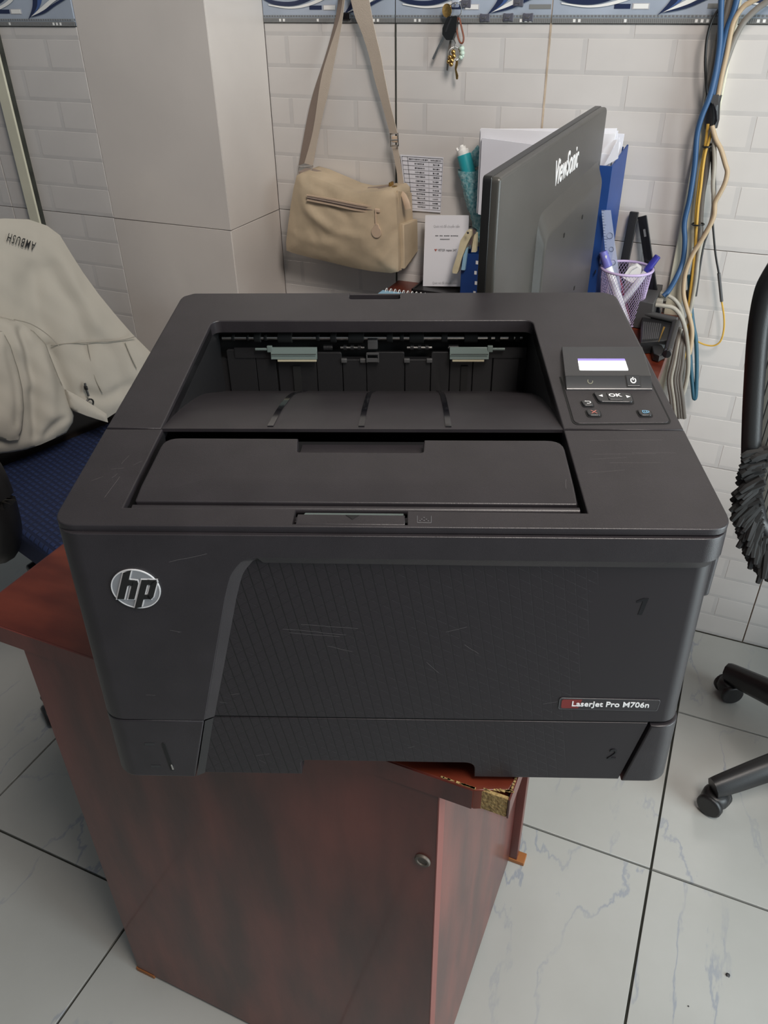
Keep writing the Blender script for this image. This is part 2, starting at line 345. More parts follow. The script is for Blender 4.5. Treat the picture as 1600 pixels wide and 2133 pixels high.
# ------------------------------------------------------------------ the room
YB, YL, XC = 1.646, 1.442, -.986            # back wall, nearer left wall, outer corner between them
bm = NB(); add_box(bm, (-.3, .25, -.03), (4.6, 2.8, .05)); floor = struct('floor', bm, M['joint'])
FT = .4045
tb = slab([(0, 0), (FT - .0042, 0), (FT - .0042, FT - .0042), (0, FT - .0042)], .006, .0009); t0 = None
for i in range(-6, 5):
    for j in range(-5, 2):
        x, y = .0965 + i * FT, .953 + j * FT
        if y + FT > YB + .06: continue
        if t0 is None: t0 = finish('floor_tile', tb, M['floor'], floor); t = t0
        else: t = t0.copy(); COL.objects.link(t)
        t.location = (x, y, 0)
for i in range(-6, 5):                       # cut row against the back wall
    w = YB - .953 - FT
    if i == -6: c0 = finish('floor_tile', slab([(0, 0), (FT - .0042, 0), (FT - .0042, w - .004), (0, w - .004)], .006, .0009), M['floor'], floor); c = c0
    else: c = c0.copy(); COL.objects.link(c)
    c.location = (.0965 + i * FT, .953 + FT, 0)

ROWZ = [-.0632, -.0853, -.142, -.1985, -.2555, -.313, -.370, -.428]
ROWZ = [z + CAMH for z in ROWZ] + [CAMH - .428 - .0571 * k for k in range(1, 9)] + [CAMH - .885 - .0566 * k for k in range(1, 9)]
BR = {}
def brick(parent, x0, x1, z0, z1, y, rb):
    w, h = round(x1 - x0, 4), round(z1 - z0, 4); k = (w, h, rb)
    if k not in BR:
        b = .0090 if rb else .0008; t = NB(); g = 0
        o = [(g, 0, g), (w - g, 0, g), (w - g, 0, h - g), (g, 0, h - g)]; f = [(.0006, -.0004, .0080), (w - b, -.0004, .0080), (w - b, -.0004, h - .0006), (.0006, -.0004, h - .0006)]
        vo = [t.verts.new(p) for p in o]; vf = [t.verts.new(p) for p in f]; bk = [t.verts.new((p[0], .006, p[2])) for p in o]
        t.faces.new(vf)
        for i in range(4):
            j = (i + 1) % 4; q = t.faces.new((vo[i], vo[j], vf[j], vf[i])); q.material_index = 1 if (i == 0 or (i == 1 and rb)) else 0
            t.faces.new((bk[i], bk[j], vo[j], vo[i]))
        t.faces.new(bk[::-1])
        o_ = finish('brick', t, [M['tile_cream'], M['tile_grey']], parent, ang=8); BR[k] = o_
    else: o_ = BR[k].copy(); COL.objects.link(o_); o_.parent = parent
    o_.location = (x0, y, z0); return o_
def brick_sheet(parent, x0, x1, y, odd0, even0, seams, rows, pitch=.1525):
    for r in range(len(rows) - 1):
        zt, zb = rows[r], rows[r + 1]; first = odd0 if r % 2 == 0 else even0
        js = [first + pitch * k for k in range(-20, 20)]; cuts = sorted(set([x0, x1] + [s for s in seams if x0 < s < x1] + [j for j in js if x0 + .012 < j < x1 - .012 and all(abs(j - s) > .012 for s in seams)]))
        gz = .0016 if abs(zb - (CAMH - .428)) < .001 or abs(zb - (CAMH - .885)) < .001 else 0
        for a, b in zip(cuts, cuts[1:]):
            sa = .0014 if any(abs(a - s) < 1e-6 for s in seams) else 0; sb = .0014 if any(abs(b - s) < 1e-6 for s in seams) else 0
            brick(parent, a + sa, b - sb, zb + gz, zt, y, not sb and b < x1)
bm = NB(); add_box(bm, (.5, YB + .055, 1.40), (2.98, .1, 2.9)); wall_back = struct('wall_back', bm, M['grout'])
seams = [-.693, -.391, -.089, .213]
brick_sheet(wall_back, XC + .001, .515, YB, -.548, -.474, seams, ROWZ)
finish('tan_joint', add_box(NB(), (-.391, YB - .0001, .66), (.0030, .002, 1.32)), M['tan_joint'], wall_back); finish('dirty_joint', add_box(NB(), (-.693, YB - .0002, .66), (.0030, .002, 1.32)), M['joint'], wall_back); bm = NB(); add_box(bm, (1.01, YB + .004, .64), (.99, .014, 1.27)); add_box(bm, (1.01, YB + .004, 1.324), (.99, .014, .094)); add_box(bm, (.26, YB + .004, 2.082), (2.49, .014, 1.416)); finish('plain_facing', bm, M['tile_plain'], wall_back)
bm = NB(); add_box(bm, (-1.5755, YL + .06, 1.40), (.571, .1, 2.9)); wall_left = struct('wall_left', bm, M['grout'])
brick_sheet(wall_left, -1.86, -1.2935, YL, -1.458, -1.378, [-1.5915], ROWZ, .159)
# corner pier with plain tiles
bm = NB(); add_box(bm, (-1.145, YL + .105, 1.40), (.298, .195, 2.9)); wall_corner = struct('wall_corner', bm, M['grout'])
zg = CAMH - .428
for z0, z1 in ((0.003, CAMH - .8865), (CAMH - .8835, zg - .0007), (zg + .0007, 1.54), (1.5424, 2.80)):
    t = slab(rpoly([(-1.2925, z0), (XC - .0004, z0), (XC - .0004, z1), (-1.2925, z1)]), .006, .0009, mp=lambda u, v, d: V(u, YL - d, v)); finish('tile', t, M['tile_plain'], wall_corner)
    t = slab([(YL + .001, z0), (YB - .0015, z0), (YB - .0015, z1), (YL + .001, z1)], .009, .0009, mp=lambda u, v, d: V(XC + .001 + d, u, v)); finish('tile', t, M['tile_plain'], wall_corner)
# decorative border above the bricks
def border(parent, x0, x1, y, swirl=True):
    zb = CAMH - .0618; H = .095
    def flat(poly, m, name, d=.0006, bev=0): return finish(name, slab(poly, .003, bev, mp=lambda u, v, dd: V(u, y - .0030 - d - dd, v)), m, parent)
    add = slab([(x0, zb), (x1, zb), (x1, zb + H), (x0, zb + H)], .009, .0006, mp=lambda u, v, dd: V(u, y - .0030 - dd, v)); finish('border_tile', add, M['border'], parent)
    w = x1 - x0
    flat([(x0, zb), (x1, zb), (x1, zb + .0078), (x0, zb + .0078)], M['border_strip'], 'grey_band')
    flat([(x0, zb + .0088), (x1, zb + .0088), (x1, zb + .0128), (x0, zb + .0128)], M['border_mid'], 'grey_band')
    bm = NB()
    n = int(w / .0033)
    for k in range(n):
        add_box(bm, (x0 + (k + .5) * w / n, y - .0037, zb + .0036), (.0009, .0006, .0056))
    for k in range(int(w / .0062)):
        add_box(bm, (x0 + .003 + k * .0062, y - .0037, zb + .0108), (.0034, .0006, .0026))
    o = finish('tick_marks', bm, M['ink'], parent); o['kind'] = 'stuff'
    for fx in (.135, .165, .43, .82, .85, .88):
        if x0 + w * fx + .004 < x1: flat(rpoly([(x0 + w * fx - .0022, zb + .0016), (x0 + w * fx + .0022, zb + .0016), (x0 + w * fx + .0022, zb + .0062), (x0 + w * fx - .0022, zb + .0062)]), M['white'], 'white_square', .0011)
    if not swirl: return
    def rc(fa, fb, z0, z1, m, nm):
        if fb * .302 + x0 <= x1 + .001: flat([(x0 + .302 * fa, zb + z0), (x0 + .302 * fb, zb + z0), (x0 + .302 * fb, zb + z1), (x0 + .302 * fa, zb + z1)], m, nm)
    rc(.355, .445, .0215, .0285, M['navy'], 'dark_bar'); rc(.455, .55, .0205, .0295, M['ink_lt'], 'bar_frame'); 
    flat([(x0 + .302 * .462, zb + .0215), (x0 + .302 * .543, zb + .0215), (x0 + .302 * .543, zb + .0285), (x0 + .302 * .462, zb + .0285)], M['white'], 'white_bar', .0011)
    rc(.86, .99, .0215, .0285, M['border_strip'], 'grey_bar')
    # sweeping arc and pointed leaf
    X = lambda f: x0 + .302 * f
    def crescent(pa, pb, m, nm, d):
        a = cr([(X(p[0]), 0, zb + p[1]) for p in pa], 6); b = cr([(X(p[0]), 0, zb + p[1]) for p in pb], 6)
        s = strip([V(p.x, y - .0032 - d, p.z) for p in a], [V(p.x, y - .0032 - d, p.z) for p in b], .0006, (0, -1, 0)); finish(nm, s, m, parent)
    crescent([(0, .047), (.10, .037), (.25, .036), (.40, .050), (.50, .070)], [(0, .041), (.10, .030), (.26, .029), (.42, .044), (.53, .066)], M['navy'], 'arc', .0007)
    crescent([(.05, .031), (.2, .0265), (.33, .031), (.46, .044), (.56, .064)], [(.05, .029), (.2, .0235), (.34, .027), (.48, .040), (.585, .062)], M['white'], 'arc', .0009)
    crescent([(.60, .012), (.66, .034), (.685, .06), (.69, .085)], [(.60, .012), (.69, .03), (.72, .058), (.715, .085)], M['navy'], 'leaf', .0007)
    crescent([(.64, .018), (.70, .034), (.725, .06), (.73, .085)], [(.64, .018), (.73, .036), (.77, .06), (.78, .085)], M['blue_print'], 'leaf', .0009)
    crescent([(.63, .0165), (.74, .033), (.84, .047), (.95, .058)], [(.63, .0165), (.75, .027), (.85, .041), (.96, .053)], M['white'], 'leaf', .0011)
    crescent([(.62, .0148), (.74, .026), (.85, .0385), (.96, .050)], [(.62, .0148), (.75, .022), (.86, .035), (.97, .047)], M['navy'], 'leaf', .0013)
sb = [XC + .001] + seams + [.515]
bm = NB(); add_box(bm, (-1.577, YL + .004, 2.082), (.566, .014, 1.416)); finish('plain_facing', bm, M['tile_plain'], wall_left)
bm = NB(); add_box(bm, (-.05, .6, 2.86), (3.9, 2.3, .06)); struct('ceiling', bm, M['ceiling'])
for a, b in zip(sb, sb[1:]): border(wall_back, a + .001, b - .001, YB)
border(wall_left, -1.5905, -1.2935, YL); border(wall_left, -1.86, -1.5925, YL, False)
# cable trunking on the two walls
bm = NB(); add_box(bm, (-1.512, YL - .0115, .78), (.030, .017, 1.0), .002); tr1 = struct('trim_1', bm, M['trunk'])
bm = NB(); add_box(bm, (-1.4965, YL - .0095, .78), (.0015, .012, 1.0)); finish('trunking_shade', bm, M['joint'], tr1)  # dark strip standing for the shadow line cast along the trunking's right edge
bm = NB(); add_box(bm, (-.0935, YB - .0075, .86), (.030, .013, 1.20), .002); struct('trim_2', bm, M['trunk'])

# ------------------------------------------------------------------ the desk under the printer
DZ = .741
desk = thing('desk', 'cherry red wooden desk with a chipped front corner under the printer', 'desk', (-.4, .75, 0))
def dk(name, bm, m): o = finish(name, bm, m, desk); o.matrix_parent_inverse = Matrix.Translation((.4, -.75, 0)); return o
XR, XL, Y0 = -.0815, -.718, .4405
def desk_top(u, v, d): return V(u, v, DZ + d)
dk('desk_top', slab([(XL, Y0), (XR - .030, Y0), (XR - .019, Y0 + .005), (XR - .003, Y0 + .012), (XR, Y0 + .03), (XR, 1.03), (XL, 1.03)], .026, .0012, mp=desk_top), M['desk_top'])
bm = NB(); add_box(bm, ((XL + XR - .032) / 2, Y0 - .0006, DZ - .0132), (XR - .032 - XL, .0016, .0252)); add_box(bm, (XR + .0006, .735, DZ - .0132), (.0016, .585, .0252)); add_box(bm, (XL - .0006, .735, DZ - .0132), (.0016, .588, .0252)); dk('edge_band', bm, M['desk'])
bm = NB(); add_box(bm, (XR - .016, Y0 + .0045, DZ - .0135), (.031, .004, .0255), .0008); dk('chipped_corner', bm, M['chipboard'])
bm = NB()
for k in range(26):
    u = random.uniform(0, 1); x = XR - .075 * u ** 1.5; y0_ = Y0 + .0015 + (.010 * max(0, 1 - (XR - x) / .03)); add_box(bm, (x, y0_, DZ + .0004), (random.uniform(.002, .007), random.uniform(.0008, .0022), .0008))
for k in range(10): add_box(bm, (XR - .0005, Y0 + .012 + k * .0035, DZ + .0003), (.0018, random.uniform(.002, .004), .0008))
dk('chipped_laminate', bm, M['chipboard'])
PX0, PX1 = -.648, -.1455
bm = NB(); add_box(bm, ((PX0 + PX1) / 2, Y0 + .009, (DZ - .026) / 2 + .004), (PX1 - PX0, .018, DZ - .034), .0012); dk('front_panel', bm, M['desk'])
bm = NB(); add_box(bm, (PX1 - .010, .66, (DZ - .026) / 2 + .004), (.018, .41, DZ - .034), .001); dk('side_panel', bm, M['desk'])
bm = NB(); add_box(bm, (PX1 + .0003, Y0 + .009, (DZ - .026) / 2 + .004), (.0014, .0178, DZ - .036)); dk('edge_band', bm, M['edge_band'])
bm = NB(); add_box(bm, (PX0 + .010, .74, (DZ - .026) / 2 + .004), (.018, .56, DZ - .034), .001); dk('side_panel', bm, M['desk'])
bm = NB(); add_box(bm, (-.40, .876, (DZ - .026) / 2 + .004), (.535, .018, DZ - .034), .001); dk('back_panel', bm, M['desk'])
lk = at_y(881, 1791, Y0)
bm = NB(); add_lathe(bm, [(.0085, 0), (.0085, .0015), (.0075, .0028), (.0055, .0028), (.0048, .0016), (.0001, .0016)], 24, frame(lk, (1, 0, 0), (0, 0, 1))); lock = dk('lock', bm, M['lock'])
bm = NB(); add_box(bm, lk + V(0, -.0018, 0), (.0012, .0014, .0055)); key = finish('keyhole', bm, M['void'], lock); key.matrix_parent_inverse = Matrix.Translation((.4, -.75, 0))
for x, y, sx, sy in ((PX0 + .015, Y0 + .006, .036, .015), (PX1 + .012, .876, .030, .022), (PX0 + .2, .876, .03, .022)):
    bm = NB(); add_box(bm, (x, y, .005), (sx, sy, .009), .001); dk('foot', bm, M['brown_plastic'])
# desk behind it, against the wall
BZ = CAMH - .556
desk2 = thing('back_desk', 'dark red wooden desk against the tiled wall behind the printer', 'desk', (-.38, 1.3, 0))
def d2(name, bm, m): o = finish(name, bm, m, desk2); o.matrix_parent_inverse = Matrix.Translation((.38, -1.3, 0)); return o
bm = NB(); add_box(bm, (-.381, 1.340, BZ - .0125), (.612, .60, .025), .0015); d2('desk_top', bm, M['desk_top'])
for x in (-.665, -.12): bm = NB(); add_box(bm, (x, 1.48, (BZ - .026) / 2 + .001), (.02, .30, BZ - .027), .001); d2('side_panel', bm, M['desk'])
bm = NB(); add_box(bm, (-.3825, 1.58, .45), (.54, .016, .55), .001); d2('back_panel', bm, M['desk'])

# ------------------------------------------------------------------ the printer (own frame: x width, y depth, z up, origin under the front edge)
KS = .9745
PR = thing('printer', 'large black office laser printer with a lit display, on the red desk', 'printer', (-.19001 * KS, .43341 * KS, CAMH - (.59684 + .0155) * KS), .38142)
PR.scale = (KS,) * 3
SL = .0689; HT = .2865; DT = .4315; RC = .021; HWX = .25
def T(x, t, h=0): return V(x, t * math.cos(SL) - h * math.sin(SL), HT + t * math.sin(SL) + h * math.cos(SL))
FY, FZ = -.0066, .0055
def draft(z): return 1 + .030 * max(0, 1 - z / .285)
def F(u, v, d):
    s = 1 if u >= 0 else -1; a = abs(u); L = HWX - RC; arc = RC * PI / 2
    if a <= L: x, y = a, -d
    elif a < L + arc:
        g = (a - L) / RC; x, y = L + (RC + d) * math.sin(g), RC - (RC + d) * math.cos(g)
    else: x, y = HWX + d, RC + a - L - arc
    return V(.015 + (s * x * draft(v) - .015) * .991, y + FY, v + FZ)
SARC = [(0, s * (HWX - RC + RC * PI / 2 * k / 6)) for k in range(7) for s in (-1, 1)]
def pr(name, bm, m, parent=None, ang=48): return finish(name, bm, m, parent or PR, ang)
# body shell
out = rpoly([(-HWX, DT), (-HWX, .0), (HWX, .0), (HWX, DT)], 1)
def ring(z, ins, top=False):
    o = rpoly([(-HWX + ins, DT - ins, .018), (-HWX + ins + .002, .0055 + ins, RC), (HWX - ins - .002, .0055 + ins, RC), (HWX - ins, DT - ins, .018)], 6); r = []
    for p in o:
        zz = z if not top else (min(HT + p.y * math.tan(SL) - .0025, .2770 + max(0, (p.y - .012) * .6)))
        r.append(V(p.x * draft(zz), p.y, zz))
    return r
bm = NB(); A = [bm.verts.new(p) for p in ring(.0225, .001)]; B = [bm.verts.new(p) for p in ring(0, .0004, True)]; C = [bm.verts.new(p) for p in ring(0, .0042, True)]; D_ = [bm.verts.new(p) for p in ring(.03, .006)]
n = len(A)
for P_, Q_ in ((A, B), (B, C), (C, D_)):
    for i in range(n): bm.faces.new((P_[i], P_[(i + 1) % n], Q_[(i + 1) % n], Q_[i]))
bm.faces.new(A[::-1]); bm.faces.new(D_)
pr('body_shell', bm, M['shell'])
for x, y in ((-.21, .10), (.17, .10), (-.21, .38), (.19, .38)): pr('foot', add_cyl(NB(), (x, y, 0), (x, y, .006), .012, 14), M['rubber'])
# front cover, tray door and trays
DG = [(-.1591, .0772), (-.1266, .2133), (-.1197, .2358), (-.1130, .2462), (-.1085, .2508), (-.0987, .2538)]
diag = [Vector(p) for p in DG[:2]] + [Vector((p.x, p.z)) for p in cr([(x, 0, z) for x, z in DG[1:]], 3)][1:]
SE = HWX - RC + RC * PI / 2 + .055
tl = [Vector((.0, .2534)), Vector((.10, .2527)), Vector((SE, .2520))]
cuts = SARC + [(0, 0), (0, .1), (0, -.2)]
pr('front_cover', slab([(-SE, .0775)] + [p + Vector((-.0006, 0)) for p in diag[:1]] + diag + tl + [(SE, .2738), (-SE, .2752)], .012, .0016, F, cuts), M['shell'])
rec = -.0052
inner = [p + Vector(o) for p, o in zip(diag + tl, [(.0075, 0)] + [(.0078, -.002)] * (len(diag) - 2) + [(.004, -.0078)] + [(0, -.008)] * 3)]
def warp(poly, dd):
    r = []
    for a, b in zip(poly, poly[1:]):
        k = max(1, int((b - a).length / .006)); r += [F(*(a.lerp(b, j / k)), dd) for j in range(k)]
    return r + [F(*poly[-1], dd)]
def warp2(A_, B_, da, db):
    ra, rb = [], []
    for a, b, c, d in zip(A_, A_[1:], B_, B_[1:]):
        k = max(1, int((b - a).length / .006))
        for j in range(k): ra.append(F(*a.lerp(b, j / k), da)); rb.append(F(*c.lerp(d, j / k), db))
    return ra + [F(*A_[-1], da)], rb + [F(*B_[-1], db)]
wa, wb = warp2(diag + tl, inner, -.0012, rec + .0002); pr('door_bevel', strip(wa, wb), M['shell'])
off = lambda u, v, d: F(u, v, d + rec)
pr('tray_door', slab([(-.1578, .0778)] + [p + Vector((.0008, -.0006)) for p in diag[1:]] + [p + Vector((0, -.0008)) for p in tl] + [(SE, .0775)], .006, .0007, off, cuts + [(0, .19)]), M['lattice'])
pr('tray_end_panel', slab(rpoly([(-SE, .0012, .012), (-.1768, .0012), (-.1600, .0760), (-SE, .0760)]), .012, .0016, F, SARC), M['shell'])
cen = [(-.1752, .0012), (-.0805, .0012), (-.0805, .0205, .006), (.0745, .0205, .010), (.0745, .0012), (.2030, .0012), (.2184, .0742), (.2184, .0760), (-.1584, .0760)]
pr('paper_tray', slab(rpoly(cen), .010, .0008, off, cuts), M['lattice'])
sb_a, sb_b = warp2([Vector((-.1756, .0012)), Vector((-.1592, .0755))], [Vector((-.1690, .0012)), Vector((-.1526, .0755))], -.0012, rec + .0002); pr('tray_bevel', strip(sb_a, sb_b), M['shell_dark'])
pr('tray_end_panel', slab(rpoly([(.2052, .0012), (SE, .0012, .014), (SE, .0750), (.2208, .0742)]), .012, .0016, lambda u, v, d: F(u, v, d - .003), SARC), M['shell'])
bm = NB(); add_box(bm, (0, .007, .0550), (.46, .008, .05)); add_box(bm, (0, .014, .170), (.47, .012, .19)); pr('inner_frame', bm, M['void'])
# tray well seen through the hand notch
bm = NB(); add_box(bm, (0, .24, .0135), (.498, .36, .018)); add_box(bm, (-.165, .035, .0135), (.166, .05, .018)); add_box(bm, (.165, .035, .0135), (.166, .05, .018)); pr('tray_bottom', bm, M['shell_dark'])
pr('seam_shade', slab([(-.1580, .0755), (.2190, .0755), (.2190, .0782), (-.1580, .0782)], .006, 0, lambda u, v, d: F(u, v, d + rec - .0012), cuts), M['void'])  # black strip added to stand for the shade in the gap above the tray
# paper gauge slot, marks, figures
bm = slab(rpoly([(-.2008, .0475, .0015), (-.1978, .0475, .0015), (-.1945, .0105, .0015), (-.1978, .0105, .0015)]), .0012, 0, lambda u, v, d: F(u, v, d + .0004)); g_ = pr('paper_gauge', bm, M['void'])
bm = slab([(-.1967, .0185), (-.1955, .0188), (-.1945, .012), (-.1962, .0118)], .0012, .0003, lambda u, v, d: F(u, v, d + .0009)); pr('gauge_pointer', bm, M['steel'], g_)
for x, z in ((-.211, .0455), (-.210, .0155)): pr('gauge_mark', slab([(x - .005, z - .0016), (x + .004, z - .0016), (x + .004, z + .0016), (x - .005, z + .0016)], .0005, 0, lambda u, v, d: F(u, v, d + .0003)), M['btn'])
for s, x, z, sz in (('1', .1945, .2068, .0215), ('2', .1930, .0352, .0185)):
    t = text_bm(s, sz, .0004, shear=.15, sx=.95) if s == '2' else slab([(-.0020, -.0085), (.0012, -.0085), (.0040, .0080), (.0002, .0080), (-.0050, .0052), (-.0046, .0034), (.0000, .0052)], .0004, 0)
    for v in t.verts: v.co = F(x + v.co.x, z + v.co.y, rec + .0003 + v.co.z)
    pr('tray_number', t, M['gloss_black'])
# model plate
plate = pr('model_plate', slab(rpoly([(.1412, .0927, .002), (.1412, .1060, .002), (.2245, .1050, .002), (.2235, .0920, .002)]), .001, .0003, lambda u, v, d: F(u, v, d + rec + .0006)), M['label'])
a = [F(p.x, p.y, rec + .0008) for p in rpoly([(.1412, .0927, .002), (.1412, .1060, .002), (.2245, .1050, .002), (.2235, .0920, .002)])]; b = [F(p.x, p.y, rec + .0008) for p in rpoly([(.1416, .0931, .002), (.1416, .1056, .002), (.2241, .1046, .002), (.2231, .0924, .002)])]; pr('plate_rim', strip(a + a[:1], b + b[:1]), M['print_grey'], plate)
pr('plate_stain', slab(rpoly([(.1432, .0940, .002), (.1432, .1043, .002), (.1600, .1043), (.1575, .0940)]), .0003, 0, lambda u, v, d: F(u, v, d + rec + .0008)), M['label_red'], plate)
t = text_bm('LaserJet Pro M706n', .0083, .0002, bold=.00012); 
for v in t.verts: v.co = F(.1838 + v.co.x * .97, .0990 + v.co.y - v.co.x * .008, rec + .0009 + v.co.z)
pr('lettering', t, M['icon_white'], plate)
# round badge with the slanted letters
BX, BZ_, BRD = -.1940, .2242, .0190
def disc(r, n=48): return [(math.cos(2 * PI * k / n) * r, math.sin(2 * PI * k / n) * r) for k in range(n)]
bmap = lambda e: (lambda u, v, d: F(BX + u, BZ_ + v, e + d))
badge = pr('round_badge', slab(disc(BRD), .003, .0008, bmap(.0010)), M['badge'])
a = [bmap(.0012)(x, y, 0) for x, y in disc(BRD)]; b = [bmap(.0012)(x, y, 0) for x, y in disc(BRD * .955)]; pr('badge_rim', strip(a + a[:1], b + b[:1], .0009, (0, 1, 0)), M['badge_rim'], badge)
def sh(pts): return [((x + .36 * y) * BRD, y * BRD) for x, y in pts]
def arcseg(y0): return [(.0 + 0, y0)]
hp = [[(-.66, -.49), (-.37, -.49), (-.37, .98), (-.66, .86)], [(-.37, .22), (-.16, .22), (-.16, .47), (-.37, .50)], [(-.20, -.49), (.05, -.49), (.05, .32), (-.02, .46), (-.20, .47)],
      [(.15, -.985), (.42, -.89), (.42, .50), (.15, .50)], [(.42, .27), (.60, .27), (.74, .50), (.42, .50)], [(.42, -.49), (.72, -.49), (.60, -.26), (.42, -.26)], [(.55, -.40), (.72, -.49), (.80, -.36), (.80, .38), (.74, .50), (.55, .40)]]
bm = NB(); bo = NB()
for q in hp:
    merge(bm, slab(sh(q), .0006, 0, bmap(.0020)))
    c = (sum(x for x, y in q) / len(q), sum(y for x, y in q) / len(q)); w_ = max(x for x, y in q) - min(x for x, y in q); h_ = max(y for x, y in q) - min(y for x, y in q)
    q2 = [(c[0] + (x - c[0]) * (1 + .10 / w_), max(-.97, min(.93, c[1] + (y - c[1]) * (1 + (.09 if abs(y) < .6 else 0) / h_)))) for x, y in q]; merge(bo, slab(sh(q2), .0005, 0, bmap(.0015)))
pr('letter_outline', bo, M['badge_rim'], badge); pr('letters', bm, M['void'], badge)
# ---- top covers
e = .0026; DS = .1305; BL, BRR = -.1995, .1462
rear = [(-HWX + e, DS + .0008), (BL, DS + .0008), (BL, .352, .010), (BRR, .352, .010), (BRR, DS + .0008), (HWX - e, DS + .0008), (HWX - e, DT - .012, .008), (HWX - .014, DT - e, .006), (.0035, DT - e), (.0035, DT - .0205, .004), (-.0545, DT - .0205, .004), (-.0545, DT - e), (-HWX + .014, DT - e, .006), (-HWX + e, DT - .012, .008)]
pr('rear_cover', slab(rpoly(rear, 6), .0135, .0013, T), M['shell'])
front = [(-HWX + e, DS - .0008), (-HWX + e, -.0036, .018), (HWX - e, -.0040, .018), (HWX - e, DS - .0008), (.1462, DS - .0008), (.1462, .0146), (.0140, .0162), (.0140, -.0004), (-.0694, -.0002), (-.0694, .0175), (-.1995, .0182), (-.1978, DS - .0008)]
front = [p for p in front if p != (.0128, .0020)]
def lidmap(u, v, d): return T(u, v, d)
pr('front_lid', slab(rpoly(front, 7), .0056, .0012, lidmap), M['shell'])
# recess under the flap
bm = NB(); add = slab([(-.203, -.002), (.149, -.002), (.149, DS + .003), (-.203, DS + .003)], .004, 0, lambda u, v, d: T(u, v, d - .0150)); merge(bm, add)
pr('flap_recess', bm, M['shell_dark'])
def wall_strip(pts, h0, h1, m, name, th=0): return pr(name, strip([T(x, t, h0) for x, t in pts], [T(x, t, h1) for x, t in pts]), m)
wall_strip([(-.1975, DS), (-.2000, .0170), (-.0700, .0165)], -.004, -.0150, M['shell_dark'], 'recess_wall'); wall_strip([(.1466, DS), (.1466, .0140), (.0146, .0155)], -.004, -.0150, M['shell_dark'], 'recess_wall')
fl = [(-.1950, .0300, .002), (.1420, .0290, .002), (.1432, .1155, .014), (.0275, .1155), (.0265, .0962, .003), (-.0775, .0965, .003), (-.0790, .1172), (-.1930, .1175, .014)]
def flapmap(u, v, d):                       # top sheet that folds down in a crease and rolls over at the front
    dip = max(0, (.0490 - v)) * .10
    return T(u, v, -.0012 - dip + d)
pr('bypass_flap', slab(rpoly(fl, 5), .0085, .0022, flapmap, [(1, .049), (1, .060)], seg=3), M['shell'])
pr('flap_pocket', slab([(-.0770, .0955), (.0268, .0955), (.0268, .1250), (-.0770, .1250)], .001, 0, lambda u, v, d: T(u, v, d - .0085 + (v - .0955) * -.14)), M['shell'])
bm = NB(); add_cyl(bm, T(-.196, .0265, -.0078), T(.143, .0258, -.0078), .0032, 12); pr('flap_hinge', bm, M['shell'])
bm = NB(); merge(bm, slab([(-.198, .0155), (.1455, .0140), (.1455, .0205), (-.198, .0220)], .003, .0006, lambda u, v, d: T(u, v, d - .0105))); pr('flap_ledge', bm, M['shell'])
# latch tongue in the middle of the front edge
lt = pr('latch_tongue', slab(rpoly([(-.0672, -.0010), (.0122, -.0012), (.0122, .0105), (-.0672, .0110)]), .006, .0010, lambda u, v, d: lidmap(u, v, d + .0003)), M['shell'])
pr('latch_lip', slab([(-.0650, .0108), (.0112, .0102), (.0112, .0200), (-.0630, .0205)], .004, .0006, lambda u, v, d: T(u, v, d - .0030 - (v - .0105) * .28)), M['flag'], lt)
pr('latch_arrow', slab([(-.0315, .0098), (-.0215, .0096), (-.0262, .0045)], .0003, 0, lambda u, v, d: lidmap(u, v, d + .0006)), M['void'], lt)
bm = NB()
for a, b, c_ in (((.0212, .0098), (.0212, .0018), 0), ((.0212, .0018), (.0312, .0016), 0), ((.0312, .0016), (.0314, .0096), 0)): add_tube(bm, [lidmap(*a, .0001), lidmap(*b, .0001)], .00025, 4)
for x, t in ((.0262, .0076), (.0245, .0055), (.0279, .0055), (.0262, .0040), (.0232, .0038), (.0292, .0036)): merge(bm, slab([(x + .0006 * math.cos(k), t + .0006 * math.sin(k)) for k in range(6)], .0002, 0, lambda u, v, d: lidmap(u, v, d + .0003)))
pr('toner_mark', bm, M['print_grey'])
# ---- output bin
fc = [(.1318, .2945), (.150, .2915), (.20, .2815), (.27, .2615), (.345, .2295), (.372, .2185)]
cv = cr([(0, y, z) for y, z in fc], 5)
bin_ = pr('bin_floor', strip([V(BL - .002, p.y, p.z) for p in cv], [V(BRR + .003, p.y, p.z) for p in cv], .003, (0, 0, -1)), M['shell'])
for x in (-.1045, -.0265, .0500):
    c2 = [p for p in cr([(x + (.0 if abs(x) < .03 else (-.0012 if x < 0 else -.0012)), y, z) for y, z in fc], 8) if p.y > .137]
    pr('bin_rib', strip([p + V(-.0026, 0, .0009) for p in c2], [p + V(.0026, 0, .0009) for p in c2], .0018, (0, 0, -1)), M['gloss_black'], bin_)
for x, w_ in ((BL, -.0035), (BRR, .0035)):
    bm = NB(); q = [(p.y, p.z) for p in cv]; top_ = [(y, HT + y * math.tan(SL) - .004) for y, z in reversed(q)]
    bm.faces.new([bm.verts.new((x, y, z)) for y, z in q + top_]); ex = bmesh.ops.extrude_face_region(bm, geom=list(bm.faces)); bmesh.ops.translate(bm, vec=(w_, 0, 0), verts=[g for g in ex['geom'] if isinstance(g, bmesh.types.BMVert)]); pr('bin_wall', bm, M['shell_dark'])
